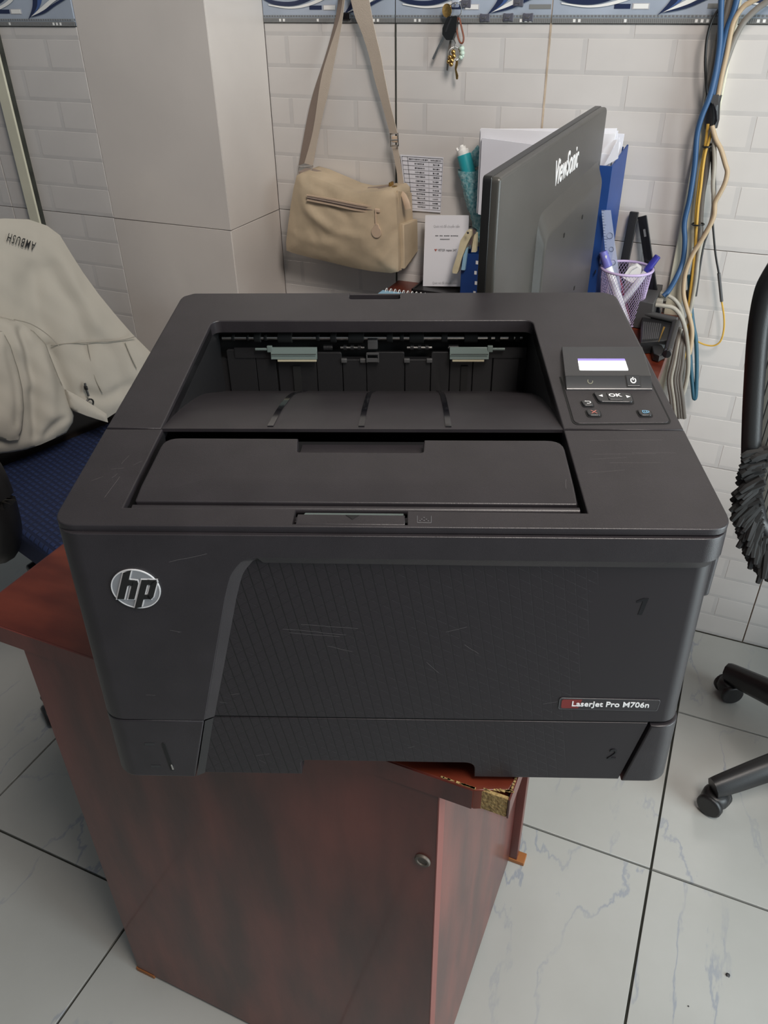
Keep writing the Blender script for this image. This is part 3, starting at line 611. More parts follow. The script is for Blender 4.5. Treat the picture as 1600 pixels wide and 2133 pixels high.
# stepped guide wall, rollers, levers
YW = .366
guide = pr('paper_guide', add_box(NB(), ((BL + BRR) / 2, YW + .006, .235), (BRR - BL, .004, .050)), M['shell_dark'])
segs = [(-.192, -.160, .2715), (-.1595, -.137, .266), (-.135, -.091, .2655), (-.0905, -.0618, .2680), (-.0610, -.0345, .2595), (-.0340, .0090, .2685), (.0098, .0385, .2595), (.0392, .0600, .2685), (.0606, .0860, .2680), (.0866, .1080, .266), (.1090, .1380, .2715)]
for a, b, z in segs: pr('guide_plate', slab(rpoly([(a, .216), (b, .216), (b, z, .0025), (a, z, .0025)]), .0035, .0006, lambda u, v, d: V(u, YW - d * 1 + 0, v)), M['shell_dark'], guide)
for x in (-.0592, -.0378, .0118, .0372): pr('guide_tab', add_box(NB(), (x, YW - .001, .2590), (.0066, .004, .0048), .0006), M['dark_grey'], guide)
for x, w_ in ((-.1135, .0085), (.0770, .0075)): pr('guide_slot', add_box(NB(), (x, YW - .0012, .2340), (w_, .0022, .037)), M['void'], guide)
ZS = .2835; YS = .3720
shaft = pr('exit_shaft', add_cyl(NB(), (-.196, YS, ZS), (.140, YS, ZS), .0031, 14), M['steel'])
for x, w_, r in ((-.1835, .004, .0036), (-.167, .003, .0036), (-.1560, .0075, .0056), (-.147, .004, .0036), (-.1250, .0160, .0062), (-.0880, .004, .0040), (-.0705, .0068, .0056), (-.0450, .0175, .0062), (-.0075, .0068, .0056), (.0060, .0045, .0040), (.0225, .0160, .0060), (.0535, .0068, .0056), (.0830, .0150, .0060), (.1035, .0040, .0040), (.1125, .0055, .0052), (.1275, .006, .0040), (.1345, .005, .0050)):
    pr('roller', add_cyl(NB(), (x - w_ / 2, YS, ZS), (x + w_ / 2, YS, ZS), r, 16, bev=.0006), M['rubber'], shaft)
for x0, x1 in ((-.082, -.072), (-.063, -.036), (.012, .040), (.058, .070)):
    ax = pr('pinch_axle', add_cyl(NB(), (x0, YS - .002, .2725), (x1, YS - .002, .2725), .0016, 10), M['steel'])
    for f in (.2, .5, .8): x = x0 + (x1 - x0) * f; pr('pinch_wheel', add_cyl(NB(), (x - .0018, YS - .002, .2725), (x + .0018, YS - .002, .2725), .0034, 12), M['black_pl'], ax)
bm = NB(); add_box(bm, (-.0265, YS - .007, .2785), (.0115, .006, .011), .001); add_box(bm, (-.0265, YS - .010, .2685), (.0135, .003, .0015)); add_box(bm, (-.0330, YS - .010, .2635), (.0012, .003, .010)); add_box(bm, (-.0200, YS - .010, .2635), (.0012, .003, .010)); add_box(bm, (-.0265, YS - .0105, .2610), (.0125, .002, .004)); pr('full_bin_lever', bm, M['dark_grey'])
for x0, x1, s in ((-.1405, -.0885, -1), (.0595, .1030, 1)):
    bm = NB(); merge(bm, slab(rpoly([(x0, .2635), (x1, .2635), (x1, .2760), (x0, .2760)]), .002, .0004, lambda u, v, d: V(u, YS - .013 - d - (v - .27) * -.3, v)))
    xa = x0 if s < 0 else x1; add_box(bm, (xa + s * .001, YS - .011, .2745), (.006, .003, .0075), .0005); add_box(bm, (xa + s * .0095, YS - .011, .2742), (.016, .002, .0026), .0004)
    fg = pr('paper_flag', bm, M['flag'])
    pr('flag_edge', add_box(NB(), ((x0 + x1) / 2 + (.003 if s < 0 else -.001), YS - .0128, .2618), (x1 - x0 - .008, .003, .0030), .0004), M['mica'], fg)
    pr('flag_groove', add_box(NB(), ((x0 + x1) / 2, YS - .0155, .2698), (x1 - x0 - .002, .0006, .0006)), M['void'], fg)
    bm = NB(); add_box(bm, (xa + s * .020, YS - .006, .268), (.044, .002, .012)); pr('flag_bracket', bm, M['shell_dark'])
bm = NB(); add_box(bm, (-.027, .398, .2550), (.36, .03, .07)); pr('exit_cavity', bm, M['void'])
# dark strip seen in the rear grip notch
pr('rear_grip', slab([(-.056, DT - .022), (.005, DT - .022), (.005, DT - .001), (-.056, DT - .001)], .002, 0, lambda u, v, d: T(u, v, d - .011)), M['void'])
# ---- control panel
cp = pr('control_panel', slab(rpoly([(.1566, .1392, .006), (.2384, .1410, .006), (.2384, .2250), (.2440, .2790, .004), (.1668, .2800, .004), (.1575, .2240)]), .004, .0006, lambda u, v, d: T(u, v, d + .0009)), M['shell'])
pr('panel_gap', slab(rpoly([(.1550, .1376, .007), (.2400, .1394, .007), (.2402, .2240), (.1560, .2240)]), .002, 0, lambda u, v, d: T(u, v, d + .0003)), M['void'], cp)
HS = [(.1590, .1990), (.1590, .2240)]
def hood_h(t): return .0012 if t < .2 else (.0085 if t < .235 else .0085 + (t - .224) * .02)
bm = NB()
prof = [(.1968, .0011), (.1978, .0026), (.2085, .0088), (.2100, .0093), (.2785, .0048), (.2798, .0036), (.2798, 0), (.1968, 0)]
xl = lambda t: (.1583 if t < .224 else .1583 + (t - .224) * .140); xr = lambda t: (.2366 if t < .224 else .2366 + (t - .224) * .155)
A = [bm.verts.new(T(xl(t), t, h)) for t, h in prof]; B = [bm.verts.new(T(xr(t), t, h)) for t, h in prof]; n = len(prof)
for i in range(n): bm.faces.new((A[i], A[(i + 1) % n], B[(i + 1) % n], B[i]))
bm.faces.new(A[::-1]); bm.faces.new(B); bm.normal_update()
bmesh.ops.bevel(bm, geom=[e_ for e_ in bm.edges if e_.calc_face_angle(0) > .5], offset=.0008, segments=2, profile=.5, affect='EDGES', clamp_overlap=True)
pr('display_hood', bm, M['btn'], cp)
def hp_(t): return .0093 + (t - .2100) * (.0048 - .0093) / (.2785 - .2100)
def onhood(u, v, d): return T(u, v, hp_(v) + d)
pr('display', slab(rpoly([(.1735, .2215, .0012), (.2186, .2211, .0012), (.2206, .2425), (.1758, .2428)]), .0006, 0, lambda u, v, d: onhood(u, v, d + .0003)), M['lcd_white'], cp)
pr('display_edge', slab(rpoly([(.1758, .2430), (.2206, .2427), (.2212, .2480, .001), (.1763, .2483, .001)]), .0006, 0, lambda u, v, d: onhood(u, v, d + .0003)), M['lcd_violet'], cp)
def ff(t): return .0026 + (t - .1978) * (.0088 - .0026) / (.2085 - .1978)
def onface(u, v, d): return T(u, v, ff(v) + d)
pr('button_frame', slab(rpoly([(.2130, .1986, .001), (.2266, .1986, .001), (.2262, .2098, .001), (.2126, .2098, .001)]), .0006, 0, lambda u, v, d: onface(u, v, d + .0002)), M['void'], cp)
pr('power_button', slab(rpoly([(.2138, .1991, .001), (.2258, .1991, .001), (.2254, .2091, .001), (.2134, .2091, .001)]), .0010, .0004, lambda u, v, d: onface(u, v, d + .0009)), M['btn'], cp)
def ringbm(cx, ct, r, mp, a0=0, a1=2 * PI, th=.0005, n=20):
    A_ = [mp(cx + (r + th) * math.cos(a0 + (a1 - a0) * k / n), ct + (r + th) * 1.0 * math.sin(a0 + (a1 - a0) * k / n), 0) for k in range(n + 1)]
    B_ = [mp(cx + (r - th) * math.cos(a0 + (a1 - a0) * k / n), ct + (r - th) * math.sin(a0 + (a1 - a0) * k / n), 0) for k in range(n + 1)]
    return strip(A_, B_)
up1 = lambda u, v, d: onface(u, v, d + .0012)
bm = ringbm(.2196, .2040, .0022, up1, PI * .68, PI * 2.32); merge(bm, slab([(.2191, .2042), (.2201, .2042), (.2200, .2070), (.2190, .2070)], .0001, 0, up1)); pr('power_icon', bm, M['icon_white'], cp)
pr('status_light', ringbm(.1806, .2040, .0022, lambda u, v, d: onface(u, v, d + .0004), PI * .8, PI * 1.9 + .5, .00035), M['icon_dim'], cp)
pn = lambda e_: (lambda u, v, d: T(u, v, d + .0009 + e_))
def key_(poly, name, e_=.0022, m='btn'):
    c = (sum(p[0] for p in poly) / len(poly), sum(p[1] for p in poly) / len(poly)); w_ = max(abs(p[0] - c[0]) for p in poly); h_ = max(abs(p[1] - c[1]) for p in poly)
    big = [(c[0] + (p[0] - c[0]) * (1 + .0011 / w_), c[1] + (p[1] - c[1]) * (1 + .0011 / h_), .003) for p in poly]
    pr('button_frame', slab(rpoly(big), .0006, 0, pn(.0003)), M['void'], cp)
    return pr(name, slab(rpoly(poly), .003, .0009, pn(e_)), M[m], cp)
key_([(.1835, .1735, .004), (.2138, .1725, .004), (.2150, .1895, .005), (.1815, .1905, .002)], 'arrow_button')
pr('ok_button', slab(rpoly([(.1925, .1757, .0015), (.2055, .1752, .0015), (.2055, .1880, .0015), (.1925, .1884, .0015)]), .002, .0006, pn(.0030)), M['btn'], cp)
t = text_bm('OK', .0076, .0001, bold=.0002)
for v in t.verts: v.co = T(.1990 + v.co.x, .1820 + v.co.y, .0042 + v.co.z)
pr('ok_lettering', t, M['icon_white'], cp)
bm = slab([(.1848, .1828), (.1885, .1850), (.1882, .1805)], .0002, 0, pn(.0026)); merge(bm, slab([(.2128, .1812), (.2090, .1838), (.2092, .1790)], .0002, 0, pn(.0026))); pr('arrow_icons', bm, M['icon_white'], cp)
key_([(.1690, .1672, .002), (.1780, .1670, .002), (.1775, .1758, .001), (.1680, .1762, .002)], 'back_button', .0018)
bm = ringbm(.1738, .1716, .0019, pn(.0022), -PI / 2, PI / 2, .0004, 10); merge(bm, slab([(.1712, .1731), (.1738, .1731), (.1738, .1738), (.1712, .1738)], .0001, 0, pn(.0022))); merge(bm, slab([(.1722, .1692), (.1738, .1692), (.1738, .1700), (.1722, .1700)], .0001, 0, pn(.0022))); merge(bm, slab([(.1706, .1735), (.1718, .1745), (.1718, .1724)], .0001, 0, pn(.0022))); pr('back_icon', bm, M['icon_white'], cp)
key_([(.1702, .1500, .003), (.1812, .1500, .003), (.1812, .1600, .003), (.1698, .1602, .003)], 'cancel_button', .0018)
bm = NB()
for s in (-1, 1): merge(bm, slab([(.1757 - .0022 * s - .0004, .1525), (.1757 - .0022 * s + .0004, .1525), (.1757 + .0022 * s + .0004, .1575), (.1757 + .0022 * s - .0004, .1575)], .0001, 0, pn(.0022)))
pr('cancel_icon', bm, M['icon_red'], cp)
key_([(.2146, .1502, .003), (.2252, .1502, .003), (.2250, .1602, .003), (.2142, .1604, .003)], 'job_button', .0018)
bm = NB()
for a, b, c_, d_ in ((.2176, .1530, .2216, .1536), (.2176, .1570, .2216, .1576), (.2176, .1530, .2182, .1576), (.2210, .1530, .2216, .1576), (.2193, .1546, .2199, .1560)): merge(bm, slab([(a, b), (c_, b), (c_, d_), (a, d_)], .0001, 0, pn(.0022)))
merge(bm, ringbm(.2216, .1553, .0016, pn(.0022), -PI / 2, PI / 2, .0003, 8)); pr('job_icon', bm, M['icon_blue'], cp)
# side grips and latches
bm = NB(); add_box(bm, (HWX * draft(.2) + .0085, .072, .212), (.016, .045, .066), .004, 2); pr('side_latch', bm, M['shell'])
bm = NB(); add_box(bm, (-HWX * draft(.2) - .0012, .045, .215), (.003, .018, .09), .001); pr('side_latch', bm, M['shell_dark'])
# scratches worn into the plastic
bm = NB(); rs = random.Random(3)
def scr(mp, u, v, du, dv, w_=.00022):
    n_ = Vector((-dv, du)).normalized() * w_; pts = [Vector((u, v)) + Vector((du, dv)) * (k / 4) + n_ * rs.uniform(-2, 2) for k in range(5)]
    merge(bm, strip([mp(p.x - n_.x, p.y - n_.y, 0) for p in pts], [mp(p.x + n_.x * .2, p.y + n_.y * .2, 0) for p in pts]))
for a in ((-.2135, .058, -.004, -.028), (-.2165, .062, -.003, -.006), (-.2240, .068, .010, .002), (-.2180, .076, .003, .012), (-.2080, .074, .006, .006), (-.235, .052, .008, .006), (.165, .092, .05, .002), (.175, .080, .04, .001), (.16, .085, .03, .003), (.155, .066, .03, .004), (.165, .113, .06, .001), (.135, .045, .002, .012), (.196, .095, .035, .0)):
    scr(lambda u, v, d: T(u, v, .00012), *a, .00014)
for a in ((-.085, .180, .05, -.006), (-.08, .176, .04, -.004), (-.07, .185, .045, -.004), (-.145, .095, .006, -.001), (-.05, .162, .02, -.006), (.06, .165, .012, -.01), (.045, .178, .016, .006), (.03, .145, .01, -.012), (-.12, .026, .012, .003), (-.118, .02, .006, -.004), (-.135, .1045, .008, .001), (.128, .098, .012, .003), (.015, .040, .006, .002)):
    scr(lambda u, v, d: F(u, v, rec + .00015), *a, .00016)
for a in ((-.205, .1085, .008, -.0005), (-.174, .182, .009, -.002), (-.168, .18, .003, .0), (-.165, .250, .03, .008)): scr(lambda u, v, d: F(u, v, .00015), *a, .00018)
o = pr('scratches', bm, M['scratch']); o['kind'] = 'stuff'

# ------------------------------------------------------------------ things on the back wall and on the desk against it
def root(name, label, cat, p, group=None): return thing(name, label, cat, p, 0, group)
def part(name, bm, m, r, parent=None, ang=48):       # bm is in room coordinates
    top = parent if parent is not None else r
    bmesh.ops.translate(bm, vec=-r.location, verts=bm.verts)
    return finish(name, bm, m, top, ang)
def band(L_, R_, yl, yr, m, name, r, th=.0018, parent=None):
    a = cr([at_y(*p, yl if not isinstance(yl, (list, tuple)) else yl[i]) for i, p in enumerate(L_)], 4); b = cr([at_y(*p, yr if not isinstance(yr, (list, tuple)) else yr[i]) for i, p in enumerate(R_)], 4)
    return part(name, strip(a, b, th, (0, 1, 0)), m, r, parent)
# handbag
bag = root('handbag', 'beige nylon shoulder bag hanging on the tiled wall by its strap', 'bag', at_y(730, 480, 1.6))
BY = 1.558
top3 = lambda px, py: at_y(px, py, BY + (730 - px) * .00009)
outl = [(618, 366), (628, 360), (650, 366), (690, 383), (720, 396), (745, 402), (775, 400), (800, 396), (816, 397), (824, 406), (826, 440), (829, 500), (830, 545), (829, 566), (815, 569), (775, 565), (735, 558), (690, 547), (640, 535), (610, 527), (597, 522), (596, 505), (600, 470), (606, 425), (612, 390)]
folds = [([(632, 400), (650, 440), (690, 470)], .004, 9), ([(650, 430), (700, 480), (760, 490)], .003, 8), ([(610, 480), (650, 500), (700, 505)], .003, 10), ([(700, 425), (730, 450)], -.004, 8), ([(640, 375), (700, 410)], -.003, 6), ([(790, 520), (826, 480)], -.003, 7), ([(800, 540), (828, 510)], .003, 6), ([(655, 470), (670, 500)], -.003, 6)]
part('bag_body', puff(outl, top3, .078, .016, 22, 7, folds, wob=.0016, seed=2), M['bag'], bag)
zy = BY - .0155
zb_ = band([(640, 408), (690, 417), (740, 427), (793, 436)], [(640, 415), (690, 425), (740, 436), (793, 443)], zy, zy, M['strap_dk'], 'front_zip', bag, .004)
band([(638, 405.4), (690, 414), (740, 424), (795, 433)], [(640, 408), (690, 417), (740, 427), (793, 436)], zy - .001, zy - .001, M['bag_lt'], 'zip_binding', bag, .004, zb_)
band([(640, 415), (690, 425), (740, 436), (793, 443)], [(638, 418), (690, 428), (740, 439), (795, 446)], zy - .001, zy - .001, M['bag_lt'], 'zip_binding', bag, .004, zb_)
bm = NB(); add_tube(bm, [at_y(641, 411.5, zy - .0015), at_y(690, 421, zy - .0015), at_y(740, 431.5, zy - .0015), at_y(785, 439, zy - .0015)], .0011, 6); part('zip_teeth', bm, M['strap_dk'], bag, zb_)
pc = at_y(786, 439, zy - .004)
bm = NB(); add_box(bm, pc, (.012, .005, .008), .002, 2); add_tube(bm, [pc + V(-.003, -.001, 0), at_y(782.5, 452, zy - .006), at_y(783, 468, zy - .006)], .0016, 6); pull = part('zip_pull', bm, M['bag_lt'], bag, zb_)
tc_ = at_y(783.6, 484, zy - .0065); R_ = .0115
bm = slab([(tc_.x + R_ * math.sin(a), tc_.z - R_ * math.cos(a) * 1.02) for a in [(-2.5 + 5 * k / 24) for k in range(25)]] + [(tc_.x + .0045, tc_.z + .0165), (tc_.x - .0045, tc_.z + .0165)], .0035, .0012, lambda u, v, d: V(u, tc_.y - d, v), bev_back=True); part('round_tag', bm, M['bag_lt'], bag)
# top opening zip, side panel and pocket
tp = [(622, 362), (650, 367), (690, 384), (720, 397), (745, 403), (775, 401), (800, 397), (820, 398)]
a = cr([at_y(*p, BY + .022) + V(0, 0, .004) for p in tp], 4); b = cr([at_y(*p, BY + .022) + V(0, .034, .006) for p in tp], 4); part('top_zip', strip(a, b, .006, (0, 0, -1)), M['strap_dk'], bag)
sxr = at_y(829, 500, BY).x
side = [(BY + .004, .990), (BY + .076, .972), (BY + .080, .905), (BY + .078, .845), (BY + .006, .8285)]
bm = slab([(y, z) for y, z in side], .004, .0012, lambda u, v, d: V(at_y(829, 500, BY).x + .0025 + d - (v - .90) * .03, u, v)); part('side_panel', bm, M['bag'], bag)
bm = slab([(BY + .004, .925), (BY + .083, .918), (BY + .083, .850), (BY + .008, .833)], .012, .003, lambda u, v, d: V(at_y(829, 500, BY).x + .012 + d - (v - .90) * .03, u, v)); part('side_pocket', bm, M['bag'], bag)
lt_ = [at_y(834, 398, BY + .03), at_y(840, 405, BY + .02), at_y(846, 420, BY + .012), at_y(850, 436, BY + .010)]
bm = NB(); add_tube(bm, cr(lt_, 4), [.0035 + .0035 * min(1, k / 9) for k in range(len(cr(lt_, 4)))], 8, sx=.35, up=(1, 0, 0)); part('leather_pull', bm, M['bag_lt'], bag)
bm = NB(); add_box(bm, at_y(822, 391, BY + .03), (.010, .012, .007), .002, 2); add_box(bm, at_y(815, 383, BY + .04), (.006, .016, .008), .002, 2); part('zip_slider', bm, M['brass'], bag)
# strap: left run (two faces, twisted), right run and its adjuster
yw = 1.628
strap = band([(634, 340), (652, 272), (668, 168), (684, 110), (709, 30), (716, -40)], [(651, 345), (671, 243), (683, 195), (697, 125), (712, 47), (722, -40)], yw - .012, yw - .016, M['strap'], 'strap', bag)
band([(622, 345), (639, 251), (653, 191), (680, 108), (700, 30), (708, -40)], [(635, 340), (653, 272), (669, 168), (685, 110), (710, 30), (717, -40)], yw + .004, yw - .010, M['strap_dk'], 'strap_fold', bag, .0018, strap)
band([(722, -40), (738, 30), (751, 62), (767, 110), (781, 168), (793, 208), (806, 255), (813, 282)], [(762, -40), (774, 30), (784, 79), (793, 116), (800, 155), (812, 214), (821, 250), (828, 278)], yw - .006, yw - .012, M['strap'], 'strap', bag)
band([(816, 302), (822, 335), (827, 362), (831, 396)], [(828, 302), (834, 340), (839, 368), (843, 402)], yw - .008, yw - .010, M['strap'], 'strap', bag)
def rect_loop(px0, py0, px1, py1, y, r): return [at_y(px0, py0, y), at_y(px1, py0 - 1, y), at_y(px1 + 1, py1 - 1, y), at_y(px0 + 1, py1, y)]
bm = NB(); add_tube(bm, rect_loop(813, 279, 829, 305, yw - .016, 0), .0018, 8, True); add_tube(bm, [at_y(814, 292, yw - .016), at_y(830, 291, yw - .016)], .0016, 8); part('buckle', bm, M['chrome'], bag)
bm = NB(); add_box(bm, at_y(823, 290, yw - .014), (.014, .005, .012), .002, 2); part('strap_keeper', bm, M['bag_lt'], bag)
bm = NB(); add_tube(bm, [at_y(619, 368, yw - .04), at_y(623, 347, yw - .012), at_y(652, 346, yw - .014), at_y(644, 364, yw - .04)], .0014, 8, False); part('ring', bm, M['chrome'], bag)
bm = NB(); add_tube(bm, [at_y(831, 396, yw - .012), at_y(844, 398, yw - .012), at_y(842, 408, yw - .03), at_y(829, 404, yw - .03)], .0014, 8, True); part('ring', bm, M['chrome'], bag)
# hook high on the wall that carries the strap (just above the frame)
hk = root('wall_hook', 'small dark plastic hook on the blue border above the bag', 'hook', at_y(722, 34, YB - .004))
bm = NB(); add_box(bm, at_y(722, 34, YB - .006), (.017, .006, .013), .003, 2); part('plate', bm, M['gloss_black'], hk)
bm = NB(); c_ = at_y(720, -6, YB - .004); add_tube(bm, cr([c_ + V(0, 0, .012), c_ + V(0, -.018, .006), c_ + V(0, -.03, .002), c_ + V(0, -.034, .012)], 4), .004, 8); part('peg', bm, M['black_pl'], hk)
# key bunch
keys = root('key_bunch', 'bunch of keys with black car key hanging on the wall', 'keys', at_y(945, 60, 1.63))
ky = 1.628
def circ(c, r, n=24, e1=(1, 0, 0), e2=(0, 0, 1)): return [c + Vector(e1) * r * math.cos(2 * PI * k / n) + Vector(e2) * r * math.sin(2 * PI * k / n) for k in range(n)]
def k3(px, py, y=None): return at_y(860 + px * .1125, py * .1125, ky if y is None else y)
bm = NB(); add_tube(bm, circ(k3(790, 190), .0118), .0010, 6, True); rg = part('key_ring', bm, M['steel'], keys)
bm = NB(); c_ = k3(640, 195); add_lathe(bm, [(.0001, 0), (.0095, 0), (.0110, .0006), (.0110, .0018), (.0095, .0024), (.0001, .0024)], 24, frame(c_, (.85, -.3, -.2), (.2, -.1, 1))); part('coin_tag', bm, M['brass'], keys)
bm = slab(rpoly([(640, 310, 30), (820, 290, 30), (800, 560, 60), (730, 745, 40), (620, 745, 40), (545, 640, 50), (548, 520, 60)]), .011, .0028, lambda u, v, d: k3(u, v, ky - .006) + V(0, -d, 0), bev_back=True); part('car_key_head', bm, M['key_plastic'], keys)
part('key_head_ridge', slab([(700, 320), (725, 330), (620, 600), (590, 580)], .002, .0006, lambda u, v, d: k3(u, v, ky - .0065) + V(0, -d, 0)), M['btn'], keys)
part('car_key_blade', slab(rpoly([(555, 670), (600, 690), (510, 850), (470, 930), (410, 1080, 10), (380, 1110, 14), (356, 1085, 12), (395, 1000), (450, 880)]), .0024, .0004, lambda u, v, d: k3(u, v, ky + .002) + V(0, -d, 0)), M['steel'], keys)
lp = [k3(*p) for p in ((835, 320), (810, 480), (835, 680), (880, 790), (925, 790), (940, 690), (905, 520), (860, 330))]
bm = NB(); add_tube(bm, cr(lp, 5), .0028, 8, sx=.55, up=(0, 1, 0)); part('leather_loop', bm, M['leather'], keys)
bm = NB(); add_tube(bm, circ(k3(765, 1000), .0115, 20, (.8, .6, 0)), .0010, 6, True); part('key_ring', bm, M['steel'], keys)
bm = NB(); add_tube(bm, [k3(760, 730), k3(790, 800), k3(770, 900)], .0010, 6); part('link', bm, M['steel'], keys)
part('brass_key', slab(rpoly([(800, 1120), (835, 1125), (830, 1200), (805, 1290), (838, 1400), (832, 1470, 8), (800, 1470, 8), (790, 1380), (775, 1260)]), .002, .0004, lambda u, v, d: k3(u, v, ky - .001) + V(0, -d, 0)), M['brass'], keys)
part('steel_key', slab(rpoly([(680, 750), (715, 750), (700, 900), (665, 1180), (645, 1310), (622, 1300), (640, 1000)]), .002, .0004, lambda u, v, d: k3(u, v, ky + .004) + V(0, -d, 0)), M['cab_brown'], keys)
bm = NB(); rk = random.Random(5)
for px, py, r in ((690, 1060, .0042), (760, 1040, .0045), (660, 1140, .0038), (720, 1120, .005), (710, 1190, .0042), (750, 960, .0045)):
    t = NB(); bmesh.ops.create_icosphere(t, subdivisions=2, radius=r); bmesh.ops.translate(t, vec=k3(px, py, ky - .008), verts=t.verts); merge(bm, t)
part('brass_charm', bm, M['brass'], keys)
bm = NB()
for px, py, r in ((905, 900, .0055), (915, 985, .005), (890, 1060, .0045), (925, 1040, .003)):
    t = NB(); bmesh.ops.create_icosphere(t, subdivisions=2, radius=r); bmesh.ops.translate(t, vec=k3(px, py, ky + .006), verts=t.verts); merge(bm, t)
part('jade_beads', bm, M['jade'], keys)
kh = root('wall_hook', 'tiny hook on the blue border that holds the key ring', 'hook', k3(790, 70, YB - .004))
bm = NB(); add_box(bm, k3(790, 30, YB - .005), (.014, .004, .018), .0015); part('plate', bm, M['clear'], kh)
bm = NB(); add_tube(bm, cr([k3(790, 40, YB - .006), k3(790, 75, YB - .016), k3(790, 85, YB - .022), k3(790, 60, YB - .026)], 4), .0012, 6); part('peg', bm, M['steel'], kh)
for i, (px, py) in enumerate(((1010, 37), (1059, 36), (1100, 36), (971, 8), (1080, 5))):
    h = root('adhesive_hook', ('smoky plastic adhesive hook %s' % ['right of the keys, lower row, first of three', 'second of three in the lower row right of the keys', 'third of three in the lower row by the pale seam', 'beside the key ring, upper row', 'at the top edge above the lower hooks'][i]), 'hook', at_y(px, py, YB - .004), 'adhesive hooks on the border')
    bm = NB(); t = slab(rpoly([(-.0095, -.007, .003), (-.004, -.0058, .002), (.004, -.0058, .002), (.0095, -.007, .003), (.0095, .007, .003), (.004, .0058, .002), (-.004, .0058, .002), (-.0095, .007, .003)]), .004, .001, lambda u, v, d: V(u, -.0015 - d, v)); p_ = finish('plate', t, M['hook'], h)
    bm = NB(); add_tube(bm, [V(-.004, -.006, .002), V(-.003, -.008, -.001), V(.003, -.008, -.001), V(.004, -.006, .002)], .0009, 6); finish('peg', bm, M['dark_grey'], h)
# taped price table
pl = root('price_list', 'small printed table sheet taped to the wall beside the bag', 'paper', at_y(880, 380, YB))
Q = [(834, 322), (924, 328), (918, 443), (848, 438)]
def qd(u, v, y=YB - .0040):
    a = Vector(Q[0]).lerp(Vector(Q[1]), u); b = Vector(Q[3]).lerp(Vector(Q[2]), u); p = a.lerp(b, v); return at_y(p.x, p.y, y)
part('sheet', slab([(0, 0), (1, 0), (1, 1), (0, 1)], 1, 0, lambda u, v, d: qd(u, v) + V(0, -.0003 if d > -.5 else .0004, 0)), M['paper2'], pl)
bm = NB()
cols = (.16, .66, .985); rows = [.03 + k * .0775 for k in range(13)]
for v in rows: merge(bm, slab([(.03, v - .004), (.985, v - .004), (.985, v + .004), (.03, v + .004)], .0001, 0, lambda u, w, d: qd(u, w, YB - .0046)))
for u in (.03,) + cols: merge(bm, slab([(u - .004, .03), (u + .004, .03), (u + .004, .96), (u - .004, .96)], .0001, 0, lambda a_, w, d: qd(a_, w, YB - .0046)))
part('table_lines', bm, M['ink_lt'], pl)
bm = NB(); rt = random.Random(11)
for k in range(12):
    v = rows[k] + .04
    for u0, u1 in (((.19, .63) if k == 0 else (.32, .54)), ((.70, .95) if k == 0 else (.76, .90))):
        u = u0
        while u < u1:
            w_ = rt.uniform(.012, .03); merge(bm, slab([(u, v - .013), (u + w_, v - .013), (u + w_, v + .013), (u, v + .013)], .0001, 0, lambda a_, w, d: qd(a_, w, YB - .0046))); u += w_ + .009
part('table_print', bm, M['ink_lt'], pl)
# payment sign on its dark stand
SG = [(886, 449), (977, 449), (970, 597), (881, 596)]
sg = root('payment_sign', 'white printed card sign standing on a dark tray right of the handbag', 'sign', at_y(926, 590, 1.6))
def sq(u, v, e_=0):
    a = Vector(SG[0]).lerp(Vector(SG[1]), u); b = Vector(SG[3]).lerp(Vector(SG[2]), u); p = a.lerp(b, v); return at_y(p.x, p.y, 1.612 - .012 * v - e_)
part('card', slab([(0, 0), (1, 0), (1, 1), (0, 1)], 1, 0, lambda u, v, d: sq(u, v) + V(0, 0 if d > -.5 else .003, 0)), M['paper'], sg)
def stext(s, u, v, size, m, name, w=None, bold=0):
    t = text_bm(s, size, 0, bold=bold); wd = max(p.co.x for p in t.verts) - min(p.co.x for p in t.verts); k = (w / wd) if w else 1 / .095
    for p in t.verts: p.co = sq(u + p.co.x * k, v - p.co.y / .155, .0005)
    part(name, t, m, sg)
stext('Quét mã để chuyển tiền', .50, .155, .0078, M['ink_lt'], 'lettering', .60); stext('Quét mã để chuyển tiền', .50, .955, .0075, M['ink_lt'], 'lettering', .56)
stext('VIETQR', .40, .49, .0066, M['ink'], 'lettering', .17, .0001); stext('napas 247', .63, .49, .0066, M['ink'], 'lettering', .24, .0001)
bm = slab([(.235, .478), (.252, .470), (.268, .480), (.285, .470), (.300, .480), (.268, .510)], .0001, 0, lambda u, v, d: sq(u, v, .0005)); part('heart_mark', bm, M['icon_red'], sg)
bm = NB(); u = .25
while u < .76:
    w_ = rt.uniform(.014, .03); merge(bm, slab([(u, .279), (u + w_, .279), (u + w_, .292), (u, .292)], .0001, 0, lambda a_, w, d: sq(a_, w, .0005))); u += w_ + (.01 if rt.random() < .75 else .035)
part('blurred_print', bm, M['ink'], sg)
part('grey_print', slab([(.36, .328), (.58, .328), (.58, .341), (.36, .341)], .0001, 0, lambda a_, w, d: sq(a_, w, .0005)), M['ink_lt'], sg)
tray = root('dark_tray', 'flat black tray lying on the desk under the white sign', 'tray', (-.565, 1.60, BZ))
part('tray_base', add_box(NB(), (-.550, 1.602, BZ + .0035), (.150, .072, .006), .0015), M['black_pl'], tray)
bm = NB(); add_box(bm, (-.550, 1.6365, BZ + .005), (.150, .003, .009)); add_box(bm, (-.550, 1.5675, BZ + .005), (.150, .003, .009)); add_box(bm, (-.6235, 1.602, BZ + .005), (.003, .072, .009)); part('rim', bm, M['black_pl'], tray)
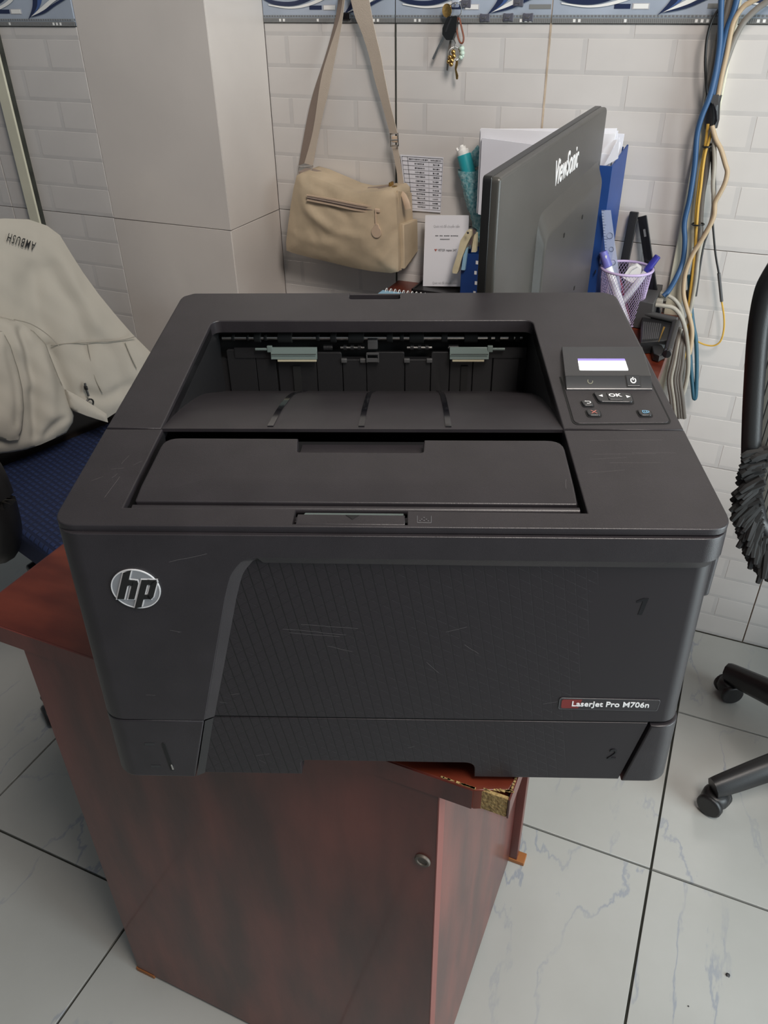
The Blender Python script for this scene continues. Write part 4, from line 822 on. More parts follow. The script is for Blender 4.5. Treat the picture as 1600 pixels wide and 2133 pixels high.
# spiral notebook
nb = root('notebook', 'pale blue spiral notebook peeking out behind the printer', 'notebook', (-.62, 1.53, BZ))
part('cover', slab([(-.712 + .03, 1.45), (-.57, 1.45), (-.57, 1.541), (-.712 + .03, 1.541)], .006, .0008, lambda u, v, d: V(u, v, BZ + .008 + d)), M['pale_blue'], nb)
part('pages', add_box(NB(), (-.626, 1.492, BZ + .0042), (.108, .090, .004)), M['paper'], nb)
for k in range(11):
    bm = NB(); add_tube(bm, circ(V(-.672 + k * .0098, 1.540, BZ + .0065), .0062, 14, (0, 1, 0), (0, 0, 1)), .0011, 6, True); part('wire_loop', bm, M['white'], nb)
# blue pen box, pliers-like tool and strip
pb = root('pen_box', 'open blue cardboard pen box behind the monitor edge', 'box', (-.49, 1.58, BZ))
bm = NB(); bx0, bx1, by0, by1, bz1 = -.514, -.455, 1.566, 1.622, .879
for c_, s_ in ((((bx0 + bx1) / 2, by0, (BZ + bz1) / 2), (bx1 - bx0, .002, bz1 - BZ)), (((bx0 + bx1) / 2, by1, (BZ + bz1) / 2), (bx1 - bx0, .002, bz1 - BZ)), ((bx0, (by0 + by1) / 2, (BZ + bz1) / 2), (.002, by1 - by0, bz1 - BZ)), ((bx1, (by0 + by1) / 2, (BZ + bz1) / 2), (.002, by1 - by0, bz1 - BZ)), (((bx0 + bx1) / 2, (by0 + by1) / 2, BZ + .001), (bx1 - bx0, by1 - by0, .002))): add_box(bm, c_, s_)
part('box_walls', bm, M['blue_box'], pb)
bm = NB()
for k in range(4): add_box(bm, (bx0 + .031 + .002 * (k % 2), by0 - .0012, BZ + .018 + k * .021), (.005, .0008, .007))
part('white_print', bm, M['white'], pb)
tl_ = root('hand_tool', 'cream handled metal hand tool hooked over the blue pen box', 'tool', at_y(975, 500, 1.56))
def zt3(u, v, y): return at_y(860 + u * .10316, 400 + v * .10316, y)
part('handle', slab(rpoly([(1100, 770, 40), (1170, 770, 50), (1175, 900, 60), (1080, 1090, 80), (990, 1330), (915, 1600, 20), (890, 1650, 20), (800, 1640, 20), (800, 1560), (900, 1250), (960, 980, 60)]), .012, .0025, lambda u, v, d: zt3(u, v, 1.560) + V(0, -d, 0), bev_back=True), M['cream'], tl_)
part('handle', slab(rpoly([(1240, 860, 20), (1285, 820, 20), (1285, 1000), (1270, 1215), (1180, 1215), (1215, 1000)]), .010, .002, lambda u, v, d: zt3(u, v, 1.570) + V(0, -d, 0), bev_back=True), M['cream'], tl_)
part('metal_jaw', slab(rpoly([(1130, 750, 20), (1190, 715, 30), (1280, 780, 30), (1265, 830), (1215, 860), (1200, 1000), (1160, 1150), (1110, 1130), (1170, 950), (1180, 800)]), .008, .0015, lambda u, v, d: zt3(u, v, 1.566) + V(0, -d, 0), bev_back=True), M['steel'], tl_)
part('rivet', add_lathe(NB(), [(.0001, 0), (.0024, 0), (.0018, .0012), (.0001, .0014)], 14, frame(zt3(1112, 825, 1.5475), (1, 0, 0), (0, 0, 1))), M['dark_grey'], tl_)
ss = root('plastic_stick', 'slim pale blue plastic stick hanging beside the cream hand tool', 'stick', zt3(1060, 1350, 1.57))
part('stick', slab(rpoly([(1085, 1130), (1110, 1120), (1050, 1580, 8), (975, 1575, 8), (1020, 1290)]), .006, .001, lambda u, v, d: zt3(u, v, 1.556) + V(0, -d, 0)), M['pale_blue'], ss)
# wrapped teal tube stuck behind the monitor
tu = root('capped_tube', 'teal tube with white cap wrapped in bubble film, on the wall', 'tube', at_y(985, 400, 1.62))
ta, tb_ = at_y(966, 322, 1.622), at_y(1014, 500, 1.612); dr = (tb_ - ta).normalized()
part('tube_body', add_cyl(NB(), ta, ta + dr * .16, .0140, 20, bev=.001), M['teal'], tu)
bm = NB(); add_cyl(bm, ta - dr * .009, ta + dr * .001, .0118, 16, bev=.001); add_cyl(bm, ta - dr * .015, ta - dr * .008, .008, 12); add_cyl(bm, ta - dr * .018, ta - dr * .014, .0045, 10)
for k in (-1, 1): add_cyl(bm, ta - dr * .007 + V(k * .008, -.004, 0), ta - dr * .012 + V(k * .010, -.004, 0), .003, 8)
part('cap', bm, M['white'], tu)
bm = NB(); rb = random.Random(4); n_ = 26; rings = []
for i in range(16):
    c_ = ta + dr * (.030 + i * .0095); rings.append([bm.verts.new(c_ + V(math.cos(2 * PI * k / n_), 0, 0) * (.0205 + rb.uniform(-.003, .003)) + V(0, 1, 0) * (math.sin(2 * PI * k / n_) * (.0165 + rb.uniform(-.0015, .0015)))) for k in range(n_)])
for A, B in zip(rings, rings[1:]):
    for k in range(n_): bm.faces.new((A[k], A[(k + 1) % n_], B[(k + 1) % n_], B[k]))
part('bubble_film', bm, M['bubble'], tu)
part('film_corner', slab([(972, 330), (995, 302), (1000, 308), (998, 345), (985, 352)], .0006, 0, lambda u, v, d: at_y(u, v, 1.632) + V(0, -d, 0)), M['bubble'], tu)
# file box and its papers
fb = root('file_box', 'blue cardboard file box full of papers behind the monitor', 'file box', (-.33, 1.58, BZ))
fx0, fx1, fy0, fy1 = -.350, -.222, 1.545, 1.632
fsl = lambda u, v, d: V(u, v, d)
bm = NB(); zf0, zf1 = 1.064, 1.083
bm2 = slab([(fy0, BZ + .001), (fy1, BZ + .001), (fy1, zf1 + .004), (fy0, zf0)], .003, .0005, lambda u, v, d: V(fx1 + d - (u - fy0) * -.12 - .012, u, v)); merge(bm, bm2)
bm2 = slab([(fy0, BZ + .001), (fy1, BZ + .001), (fy1, zf1 + .004), (fy0, zf0)], .003, .0005, lambda u, v, d: V(fx0 + d, u, v)); merge(bm, bm2)
add_box(bm, ((fx0 + fx1 - .012) / 2 + .0, fy0 + .0012, (BZ + zf0) / 2), (fx1 - fx0 - .012, .0025, zf0 - BZ), .0005); add_box(bm, ((fx0 + fx1) / 2 - .004, fy1, (BZ + zf1) / 2), (fx1 - fx0 - .012, .0025, zf1 - BZ)); add_box(bm, ((fx0 + fx1) / 2 - .006, (fy0 + fy1) / 2, BZ + .002), (fx1 - fx0 - .014, fy1 - fy0, .002))
part('box_walls', bm, M['blue_box'], fb)
rp = random.Random(8)
for k in range(9):
    y = 1.622 - k * .008; x0, x1 = -.492 + rp.uniform(-.004, .006) + (.006 if k > 5 else 0), -.236 + rp.uniform(-.006, .004) - (.004 if k > 5 else 0); zt_ = [1.104, 1.102, 1.1055, 1.108, 1.1065, 1.109, 1.107, 1.112, 1.098][k] + rp.uniform(-.001, .001); tilt = rp.uniform(-.018, .012)
    o = root('paper_stack', 'sheaf of white paper in the file box, %s from the wall' % ['first', 'second', 'third', 'fourth', 'fifth', 'sixth', 'seventh', 'eighth', 'ninth'][k], 'paper', (x0, y, BZ + .004), 'papers in the file box')
    # sheets overhang the box on its left, so their lower left is cut where the box wall starts
    part('sheaf', slab([(x0, .95), (fx0 - .004, .95), (fx0 - .004, .95), (fx0 + .004, BZ + .005), (-.240, BZ + .005), (x1, zt_ + tilt), (x0 + .004, zt_)] if False else [(max(x0, -.492), .96), (fx0 + .006, .94), (fx0 + .006, BZ + .005), (-.242, BZ + .005), (x1, zt_ + tilt), (x0, zt_)], .0034, .0003, lambda u, v, d: V(u, y - d - .0035, v)), M['paper' if k % 2 else 'paper2'], o)
    if k == 8: part('pen_mark', slab([(-.462, 1.077), (-.456, 1.0745), (-.456, 1.0735), (-.462, 1.076)], .0001, 0, lambda u, v, d: V(u, y - .0004, v)), M['ink'], o)
fo = root('folded_sheet', 'folded white sheet sticking out at the right end of the file box', 'paper', (-.25, 1.555, 1.0))
part('sheet', slab([(1252, 352), (1288, 290), (1278, 292), (1258, 312), (1250, 330)], .0012, 0, lambda u, v, d: at_y(u, v, 1.556) + V(0, d, 0)), M['paper'], fo); part('fold', slab([(1255, 350), (1290, 288), (1288, 330), (1262, 345)], .0012, 0, lambda u, v, d: at_y(u, v, 1.552) + V(0, d, 0)), M['paper2'], fo)
# monitor seen from behind
MX = -.25
mo = root('monitor', 'flat black computer monitor seen from behind, logo on its back', 'monitor', (MX - .02, 1.2, BZ))
ya, yb, z0, z1 = .884, 1.512, .806, 1.1635
mm = lambda x0: (lambda u, v, d: V(x0 + d, u, v))
part('screen_frame', slab(rpoly([(ya, z0, .006), (yb, z0, .006), (yb, z1, .010), (ya, z1, .006)]), .0105, .0012, mm(MX - .0100), bev_back=True), M['mon_dk'], mo)
part('back_cover', slab(rpoly([(ya + .001, z0, .006), (yb - .001, z0, .006), (yb - .001, z1 - .001, .012), (ya + .001, z1 - .001, .006)]), .0100, .0040, mm(MX), seg=2), M['mon'], mo)
hy0, hy1, hz = at_x(1119, 500, MX).y, at_x(1249, 400, MX).y, at_x(1131, 470, MX + .01).z
o_ = rpoly([(hy0 - .006, z0 + .002), (hy1 - .05, z0 + .002), (hy1 - .05, hz + .012, .012), (hy0 - .006, hz + .012, .03)], 6); i_ = rpoly([(hy0 + .003, z0 + .002), (hy1 - .054, z0 + .002), (hy1 - .054, hz - .020, .012), (hy0 + .003, hz - .020, .024)], 6)
bm = NB(); A = [bm.verts.new((MX - .001, p.x, p.y)) for p in o_]; B = [bm.verts.new((MX + .0115, p.x, p.y)) for p in i_]; n = len(A)
for i in range(n): bm.faces.new((A[i], A[(i + 1) % n], B[(i + 1) % n], B[i]))
bm.faces.new(B); bm.normal_update(); bmesh.ops.bevel(bm, geom=[e_ for e_ in bm.edges if len(e_.link_faces) == 2 and any(len(f.verts) > 8 for f in e_.link_faces)], offset=.004, segments=3, profile=.5, affect='EDGES', clamp_overlap=True)
part('raised_hump', bm, M['mon'], mo)
t = text_bm('ViewSonic', .052, .0004, bold=.0005, sx=.78); ct = at_x(1181, 345, MX)
wdt = max(v.co.x for v in t.verts) - min(v.co.x for v in t.verts)
k_ = (at_x(1203, 330, MX).y - at_x(1154, 360, MX).y) / wdt
for v in t.verts: v.co = V(MX + .0006 + v.co.z, ct.y + v.co.x * k_, ct.z + v.co.y * .92)
part('brand_lettering', t, M['icon_white'], mo)
bm = NB()
for px, py in ((1213, 452), (1175, 490), (1196, 600), (1240, 566)): p = at_x(px, py, MX + .0115); add_box(bm, (MX + .0117, p.y, p.z), (.001, .006, .006))
part('screw_holes', bm, M['void'], mo)
bm = NB(); add_box(bm, (MX - .012, 1.2, .80), (.03, .05, .05), .004); add_box(bm, (MX - .03, 1.2, BZ + .010), (.17, .26, .012), .004, 2); add_box(bm, (MX - .02, 1.2, BZ + .03), (.03, .06, .045), .004); part('stand', bm, M['mon_dk'], mo)
# pen cup and its contents
CC = V(-.1825, 1.552, BZ); CH = .103; rB, rT = .0365, .0470
cup = root('pen_cup', 'lilac wire mesh pen cup beside the blue file box', 'cup', CC)
def cpt(a, h): r = rB + (rT - rB) * h; return CC + V(r * math.cos(a), r * math.sin(a), .002 + CH * h)
bm = NB(); nW = 50
for s in (-1, 1):
    for k in range(nW): add_tube(bm, [cpt(2 * PI * k / nW + s * h * 1.35 / 8, h / 8) for h in range(9)], .00042, 3)
o = part('wire_mesh', bm, M['lilac'], cup); o['kind'] = 'stuff'
part('rim', add_tube(NB(), [cpt(2 * PI * k / 40, 1) for k in range(40)], .0026, 8, True), M['lilac'], cup); part('base_ring', add_tube(NB(), [cpt(2 * PI * k / 40, .01) for k in range(40)], .0018, 8, True), M['lilac'], cup)
part('base', add_cyl(NB(), CC + V(0, 0, .001), CC + V(0, 0, .002), rB, 32), M['lilac'], cup)
def pen(name, label, a, b, r, capl, mb, mc, lab2=None):
    o = root(name, label, 'pen', b); d = (b - a).normalized(); L = (b - a).length
    part('barrel', add_cyl(NB(), a, a + d * (L - capl), r * .93, 14, bev=.001), mb, o); cp_ = part('cap', add_cyl(NB(), a + d * (L - capl), b, r * 1.08, 14, r * .95, bev=.001), mc, o); return o, cp_
o, c_ = pen('marker', 'violet capped whiteboard marker at the left of the mesh cup', V(-.163, 1.530, BZ + .004), at_y(1256, 524, 1.538), .0082, .030, M['pen_white'], M['pen_violet'])
bm = NB(); p = at_y(1262, 538, 1.5305); add_box(bm, p, (.003, .001, .010)); part('cap_print', bm, M['white'], o, c_)
pen('marker', 'marker with deep blue cap leaning right in the mesh cup', V(-.200, 1.540, BZ + .004), at_y(1371, 533, 1.562), .0062, .034, M['pen_white'], M['pen_blue'])
pen('pencil', 'maroon pencil standing inside the mesh cup', V(-.158, 1.540, BZ + .004), at_y(1284, 556, 1.57), .0032, .006, M['maroon'], M['maroon'])
er = root('eraser', 'rounded white plastic eraser lying in the top of the mesh cup', 'eraser', (-.175, 1.553, .87)); 
part('eraser_body', slab(rpoly([(1296, 578, 4), (1312, 556, 7), (1325, 552, 6), (1336, 560, 6), (1334, 572, 6), (1318, 590, 4)]), .014, .004, lambda u, v, d: at_y(u, v, 1.552) + V(0, -d, 0), bev_back=True), M['white'], er); part('groove', add_tube(NB(), [at_y(1304, 580, 1.5508), at_y(1317, 562, 1.5508), at_y(1328, 556, 1.5508)], .0005, 5), M['ink_lt'], er)
ru = root('ruler', 'clear plastic ruler standing in the lilac mesh cup', 'ruler', (-.2, 1.57, .9))
rA = [at_y(1253, 438, 1.532), at_y(1272, 438, 1.534)]; rB_ = [V(-.198, 1.556, BZ + .004), V(-.172, 1.558, BZ + .004)]
part('ruler_blade', strip([rA[0], rB_[0]], [rA[1], rB_[1]], .002, (0, 1, 0)), M['clear'], ru)
bm = NB()
for k in range(34):
    f = k / 40; a = rA[0].lerp(rB_[0], f); b = rA[1].lerp(rB_[1], f); L = .35 if k % 5 == 0 else .2; merge(bm, strip([a + V(0, -.0004, 0), a.lerp(b, L) + V(0, -.0004, 0)], [a + V(0, -.0004, -.0006), a.lerp(b, L) + V(0, -.0004, -.0006)]))
part('scale_marks', bm, M['navy'], ru)
bm = NB(); 
for f, s in ((.22, .009), (.34, .007), (.46, .008)): c_ = rA[0].lerp(rB_[0], f).lerp(rA[1].lerp(rB_[1], f), .6); add_tube(bm, circ(c_ + V(0, -.0006, 0), s * .6, 14), .0004, 4, True)
part('printed_figures', bm, M['navy'], ru)
for (ax, ay), (bx, by), lab in (((1322, 441), (1291, 600), 'matt black flat bar leaning against the wall, left of two'), ((1338, 450), (1360, 600), 'glossy black flat bar with pale sticker leaning right of the other')):
    o = root('black_bar', lab, 'bar', at_y(bx, by, 1.61)); a, b = at_y(ax, ay, 1.634), at_y(bx, by, 1.612); b = a + (b - a) * ((a.z - BZ - .004) / (a.z - b.z)); d = (b - a); L = d.length; d.normalize()
    rot = frame((0, 0, 0), V(1, 0, 0) - d * d.x, d).to_3x3(); bm = NB(); add_box(bm, (a + b) / 2, (.0165, L, .009), .0012, 1, rot); part('bar_body', bm, M['gloss_black'] if 'glossy' in lab else M['black_pl'], o)
    if 'glossy' in lab: bm = NB(); add_box(bm, a + d * .03 + V(.001, -.0055, 0), (.004, .014, .0006), 0, 1, rot); part('sticker', bm, M['print_grey'], o)
# network gear at the right end of the desk
rt_ = root('router', 'dark grey network box behind the pen cup', 'router', at_z(1360, 610, BZ))
q = [at_z(*p, .835) for p in ((1335, 588), (1382, 592), (1361, 632), (1322, 626))]
part('case', slab([(p.x, p.y) for p in q], .835 - BZ - .002, .0012, lambda u, v, d: V(u, v, .835 + d)), M['dark_grey'], rt_)
bm = NB(); 
for px, py in ((1376, 612), (1383, 620), (1374, 628)): add_box(bm, at_z(px, py, .822), (.012, .014, .010), .001)
part('plug', bm, M['cab_white'], rt_)
ad = root('power_adapter', 'black ribbed power adapter on the desk corner beside the cables', 'adapter', at_z(1370, 690, BZ))
q = [at_z(*p, .806) for p in ((1338, 656), (1408, 668), (1392, 708), (1335, 712))]
part('case', slab([(p.x, p.y) for p in q], .022, .002, lambda u, v, d: V(u, v, .806 + d)), M['black_pl'], ad)
a0, a1, b0, b1 = q[0], q[1], q[3], q[2]
for k in range(9):
    f = .06 + k * .065; bm = NB(); add_tube(bm, [a0.lerp(a1, f).lerp(b0.lerp(b1, f), .30) + V(0, 0, .0012), a0.lerp(a1, f).lerp(b0.lerp(b1, f), .95) + V(0, 0, .0012)], .0015, 5); part('rib', bm, M['dark_grey'], ad)
bm = NB(); pa, pb_ = at_z(1346, 653, .812), at_z(1410, 667, .812); add_tube(bm, [pa, pb_], .006, 10); part('end_bar', bm, M['dark_grey'], ad)
cb = root('black_rod', 'short thick black cylinder beside the ribbed adapter', 'cylinder', at_z(1400, 700, BZ)); part('rod', add_cyl(NB(), at_z(1408, 672, .813), at_z(1391, 732, .798), .0072, 16, bev=.0015), M['black_pl'], cb); part('end_cap', add_cyl(NB(), at_z(1391, 731, .798), at_z(1389, 738, .797), .0076, 16, bev=.001), M['gloss_black'], cb)
sw = root('plug_block', 'low black plug block at the red desk corner', 'plug', at_z(1372, 725, BZ)); part('block', slab([(p.x, p.y) for p in [at_z(*p, .797) for p in ((1356, 712), (1372, 708), (1388, 732), (1374, 740), (1362, 736))]], .012, .002, lambda u, v, d: V(u, v, .797 + d)), M['black_pl'], sw)
yt = root('yellow_tag', 'small yellow paper tag caught beside the ribbed adapter', 'tag', at_z(1379, 695, .80)); part('tag_paper', strip([at_z(1386, 681, .812), at_z(1372, 712, .806)], [at_z(1382, 680, .812), at_z(1377, 703, .806)], .0006, (0, 0, -1)), M['cab_yel'], yt)
# cables: each runs along the wall
def cable(label, pts, r, m, y=1.622, name='cable', zs=True, parts=()):
    P_ = [at_y(1200 + .4032 * p[0], .4032 * p[1], p[2] if len(p) > 2 else y) for p in pts]; c_ = cr(P_, 5)
    o = root(name, label, 'cable', P_[len(P_) // 2]); part('sheath', add_tube(NB(), c_, r, 8), m, o); return o
cable('thick blue network cable that swings out left down to the white plugs', [(752, -40), (748, 80), (745, 200), (735, 290, 1.612), (720, 380, 1.608), (690, 500, 1.604), (650, 600, 1.604), (625, 700, 1.606), (613, 850, 1.608), (588, 1020, 1.610), (560, 1150, 1.612), (562, 1250, 1.612), (552, 1350, 1.61), (520, 1430, 1.60), (480, 1500, 1.595), (452, 1530, 1.59)], .0048, M['cab_blue'], 1.614)
cable('second blue cable, right of the first, merging into the taped bundle', [(840, -40), (815, 60), (785, 140), (762, 230), (745, 320), (732, 400), (715, 470), (705, 520)], .0050, M['cab_blue'], 1.620)
cable('tan cable that bends off to the upper right above the tape', [(960, -20), (905, 10), (860, 40), (815, 110), (795, 190), (778, 280), (755, 380), (738, 470), (725, 530)], .0042, M['cab_tan'], 1.618)
cable('thick grey cable bending to the far upper right corner', [(1040, -30), (985, 10), (930, 50), (870, 110), (825, 190), (790, 280), (760, 370), (742, 440), (730, 520)], .0050, M['cab_grey'], 1.624)
cable('dark grey cable down the middle of the bundle', [(800, -30), (780, 60), (750, 190), (722, 320), (708, 420), (700, 520), (705, 600), (690, 700), (680, 800), (668, 900), (650, 1000), (640, 1120), (638, 1240), (612, 1390), (590, 1520), (588, 1640), (570, 1780)], .0062, M['cab_brown'], 1.626)
cable('second dark grey cable left in the bundle', [(778, -30), (755, 100), (728, 230), (705, 360), (692, 450), (690, 540), (688, 640)], .0055, M['cab_grey'], 1.628)
cable('thin black cable bowing left above the tape', [(775, -30), (742, 40), (705, 100), (678, 190), (668, 300), (670, 400), (676, 480), (682, 540)], .0022, M['cab_black'], 1.616)
cable('yellow cable, left of the pair below the black tape', [(682, 640), (672, 720), (660, 800), (645, 880), (632, 980), (620, 1100), (618, 1200), (612, 1320), (600, 1430), (588, 1530), (592, 1640), (590, 1720), (570, 1800), (545, 1900), (510, 2010), (495, 2060)], .0026, M['cab_yel'], 1.612)
cable('yellow cable, right of the pair below the black tape', [(710, 650), (690, 720), (668, 790), (655, 870), (645, 960), (632, 1060), (624, 1160), (618, 1250), (606, 1380), (595, 1480), (585, 1560), (575, 1690), (555, 1850), (530, 1960), (505, 2040)], .0026, M['cab_yel'], 1.609)
cable('tan cable that loops out right and curls back across the bundle', [(702, 650), (722, 720), (748, 770), (772, 850), (782, 890), (768, 950), (738, 1010), (718, 1050), (714, 1110), (690, 1170), (650, 1240), (605, 1310), (575, 1380), (560, 1440), (556, 1520), (572, 1590), (590, 1650), (600, 1710), (596, 1770), (585, 1830)], .0042, M['cab_tan'], 1.603)
cable('off white cable right of the yellow pair', [(712, 690), (714, 760), (716, 850), (708, 950), (712, 1050), (696, 1150), (655, 1230), (632, 1330), (620, 1440), (600, 1560), (580, 1640), (560, 1690), (548, 1740)], .0038, M['cab_white'], 1.607)
cable('black cable behind the off white one', [(706, 740), (710, 850), (716, 960), (712, 1060), (690, 1170), (660, 1260), (640, 1370), (625, 1480), (618, 1530)], .0026, M['cab_black'], 1.620)
o = cable('thin black cable hanging free at the right, ending in a yellow curl', [(700, 780), (705, 1000), (706, 1130), (712, 1220), (722, 1320), (738, 1412)], .0019, M['cab_black'], 1.625)
part('splice', add_cyl(NB(), at_y(1497.5, 569, 1.625), at_y(1503.5, 628, 1.625), .0030, 10), M['dark_grey'], o); part('yellow_tail', add_tube(NB(), cr([at_y(1200 + .4032 * a, .4032 * b, 1.625) for a, b in ((752, 1555), (764, 1630), (764, 1700), (748, 1760), (715, 1785), (670, 1782), (630, 1765), (602, 1744))], 5), .0017, 6), M['cab_yel'], o)
cable('dark teal cable hanging in a long loop at the bottom right', [(585, 1420), (592, 1560), (606, 1680), (620, 1760), (624, 1880), (622, 1990), (618, 2050), (609, 2056), (602, 1990), (594, 1900), (588, 1800)], .0040, M['cab_teal'], 1.618)
cable('grey cable arching from the white plugs down behind the printer', [(412, 1575, 1.56), (455, 1580, 1.56), (505, 1592, 1.562), (545, 1640, 1.565), (568, 1720, 1.575), (580, 1830, 1.59), (578, 1930, 1.60), (562, 2010, 1.60), (540, 2070, 1.60), (520, 2150, 1.60)], .0042, M['cab_white'], 1.6)
cable('short pale cable end curving above the grey arch', [(478, 1528, 1.585), (505, 1545, 1.585), (530, 1575, 1.59), (548, 1620, 1.60), (560, 1680, 1.61), (566, 1740, 1.615)], .0040, M['cab_white'], 1.6)
for i, (xo, m_, r_) in enumerate(((0, 'cab_brown', .0036), (16, 'cab_white', .0042), (32, 'cab_brown', .0040), (48, 'cab_grey', .0036), (60, 'cab_brown', .0042))):
    cable('cable hanging beside the red desk end, %s from the left' % ['first', 'second', 'third', 'fourth', 'fifth'][i], [(535 + xo * .55, 1690 + i * 8, 1.59), (515 + xo * .7, 1790, 1.585), (495 + xo * .9, 1880, 1.585), (478 + xo, 1960, 1.585), (490 + xo, 2060, 1.59), (500 + xo, 2160, 1.6)], r_, M[m_], 1.585)
cable('dark grey cable hooking down low behind the printer edge', [(580, 1500, 1.628), (588, 1650, 1.628), (570, 1800, 1.625), (552, 1940, 1.62), (535, 2040, 1.62), (520, 2130, 1.62)], .0058, M['cab_brown'], 1.62)
tp_ = root('cable_tape', 'black electrical tape wrapped round the cable bundle', 'tape', at_y(1488, 225, 1.61))
c_ = [at_y(1200 + .4032 * a, .4032 * b, 1.620) for a, b in ((712, 492), (706, 530), (705, 570), (700, 620), (697, 664))]
part('tape_wrap', add_tube(NB(), c_, [.0135, .0125, .0120, .0130, .0105], 12, sx=.72, up=(1, 0, 0)), M['black_pl'], tp_)
part('tape_flap', slab([(1481, 198), (1498, 197), (1496, 218), (1489, 222), (1480, 212)], .0012, 0, lambda u, v, d: at_y(u, v, 1.606) + V(0, -d, 0)), M['dark_grey'], tp_); part('tape_flap', slab([(1486, 215), (1493, 232), (1494, 252), (1486, 268), (1489, 245)], .0012, 0, lambda u, v, d: at_y(u, v, 1.605) + V(0, -d, 0)), M['gloss_black'], tp_)
for (px, py, w_), lab in (((1473, 305, .0075), 'thin black cable tie on the yellow cables, upper one'), ((1454, 467, .0105), 'thin black cable tie on the bundle, lower one')):
    o = root('cable_tie', lab, 'cable tie', at_y(px, py, 1.61)); bm = NB(); add_tube(bm, circ(at_y(px, py, 1.613), w_, 16, (1, 0, .05), (0, 1, 0)), .0015, 6, True); part('tie', bm, M['cab_black'], o)

# ------------------------------------------------------------------ chairs, jacket
def caster(parent, p, ang):                       # twin wheels under a hood
    c = Vector(p); f = V(math.cos(ang), math.sin(ang), 0); s = V(-f.y, f.x, 0)
    h = finish('caster', add_lathe(NB(), [(.0001, .050), (.018, .050), (.024, .044), (.026, .030), (.022, .022), (.0001, .022)], 18, Matrix.Translation(c)), M['black_pl'], parent)
    for k in (-1, 1): finish('wheel', add_cyl(NB(), c + s * (k * .010) + V(0, 0, .025), c + s * (k * .026) + V(0, 0, .025), .0245, 20, bev=.004), M['black_pl'], h)
    return h
def star_base(r, rot, R=.27, rise=.03):
    for k in range(5):
        a = rot + k * 2 * PI / 5; d = V(math.cos(a), math.sin(a), 0)
        p = cr([d * .03 + V(0, 0, .118), d * (R * .55) + V(0, 0, .100), d * (R * .9) + V(0, 0, .074), d * (R + .012) + V(0, 0, .064)], 4); n = len(p)
        lg = finish('base_leg', add_tube(NB(), p, [.034 - .012 * i / n for i in range(n)], 10, sx=.8, up=(0, 0, 1)), M['black_pl'], r); caster(lg, d * R, a + 1.1 + k)
    finish('hub', add_cyl(NB(), (0, 0, .075), (0, 0, .16), .042, 20, .034, bev=.004), M['black_pl'], r)
    finish('gas_lift', add_cyl(NB(), (0, 0, .15), (0, 0, .40), .025, 18), M['gloss_black'], r)
# mesh back chair at the right, seen from behind
cR = V(.405, 1.283, 0)
ch = thing('office_chair', 'black office chair with see-through net back at the right edge', 'chair', cR)
a0 = math.atan2(1.4427 - cR.y, .1919 - cR.x)
star_base(ch, a0)
finish('seat', add_box(NB(), (.05, .05, .455), (.36, .42, .07), .03, 3), M['black_pl'], ch); finish('seat_plate', add_box(NB(), (0, 0, .405), (.2, .24, .03), .006), M['black_pl'], ch)
# left rim of the back, traced on an upright plane behind the seat
YC = .985
e1 = [(1640, 520), (1604, 575), (1586, 615), (1573, 690), (1565, 790), (1560, 880), (1558, 960), (1562, 1030), (1573, 1085)]
L_ = [at_y(px + 7, py, YC - .02 + .00012 * (py - 600)) for px, py in e1]
mid = L_[-1].lerp(L_[0], .5); W_ = .50
Rr = [p + V(W_ - 2 * (p.x - L_[5].x), .05, 0) for p in L_]
loop = cr(L_, 5) + [L_[-1] + V(.03, .006, -.035), L_[-1] + V(.12, .02, -.065), Rr[-1] + V(-.12, -.01, -.065), Rr[-1] + V(-.03, 0, -.035)] + cr(Rr[::-1], 5) + [Rr[0] + V(-.06, 0, .03), L_[0] + V(.06, 0, .03)]
loc = lambda ps: [p - cR for p in ps]
fr = finish('back_frame', add_tube(NB(), loc(loop), .0125, 10, True, up=(0, 1, 0)), M['black_pl'], ch)
bm = strip(loc(cr(L_, 5)), loc(cr(Rr, 5))); bmesh.ops.subdivide_edges(bm, edges=[e for e in bm.edges if abs(e.verts[0].co.x - e.verts[1].co.x) > .2], cuts=8); finish('back_net', bm, M['net'], ch)
bm = strip(loc([L_[-1], L_[-1] + V(.03, .006, -.035), L_[-1] + V(.12, .02, -.065)]), loc([Rr[-1], Rr[-1] + V(-.03, 0, -.035), Rr[-1] + V(-.12, -.01, -.065)])); finish('back_net', bm, M['net'], ch)
bm = NB(); rf = random.Random(9)
path = cr([L_[6] + V(.004, -.004, .02), L_[7] + V(-.004, -.006, 0), L_[8] + V(-.006, -.006, 0), L_[8] + V(.012, -.004, -.035), L_[8] + V(.05, 0, -.062), L_[8] + V(.12, .01, -.080), L_[8] + V(.2, .02, -.085), L_[8] + V(.3, .03, -.080)], 9)
for i, p in enumerate(path):
    f = i / (len(path) - 1); dirv = V(-1 + 1.15 * min(1, f * 2.6), -.1, -.35 - 1.0 * min(1, f * 2)).normalized(); ln = .012 + .017 * min(1, f * 3.2) * (1 if f > .12 else .7)
    for j in range(10):
        q = p + V(rf.uniform(-.006, .006), rf.uniform(-.014, .006), rf.uniform(-.006, .006)) - cR; d2_ = (dirv + V(rf.uniform(-.25, .25), rf.uniform(-.3, .2), rf.uniform(-.2, .2))).normalized(); l2 = ln * rf.uniform(.7, 1.1)
        add_tube(bm, [q - d2_ * .012, q + d2_ * (l2 * .5), q + d2_ * l2 + V(0, 0, -.003)], [.0044, .0048, .0034], 6)
o = finish('cover_fringe', bm, M['rubber'], ch); o['kind'] = 'stuff'
finish('back_post', add_tube(NB(), cr([(0, -.10, .40), (0, -.22, .41), (-.02, -.275, .50), (-.03, -.28, .72)], 5), .020, 10, sx=1.6, up=(0, 1, 0)), M['black_pl'], ch)
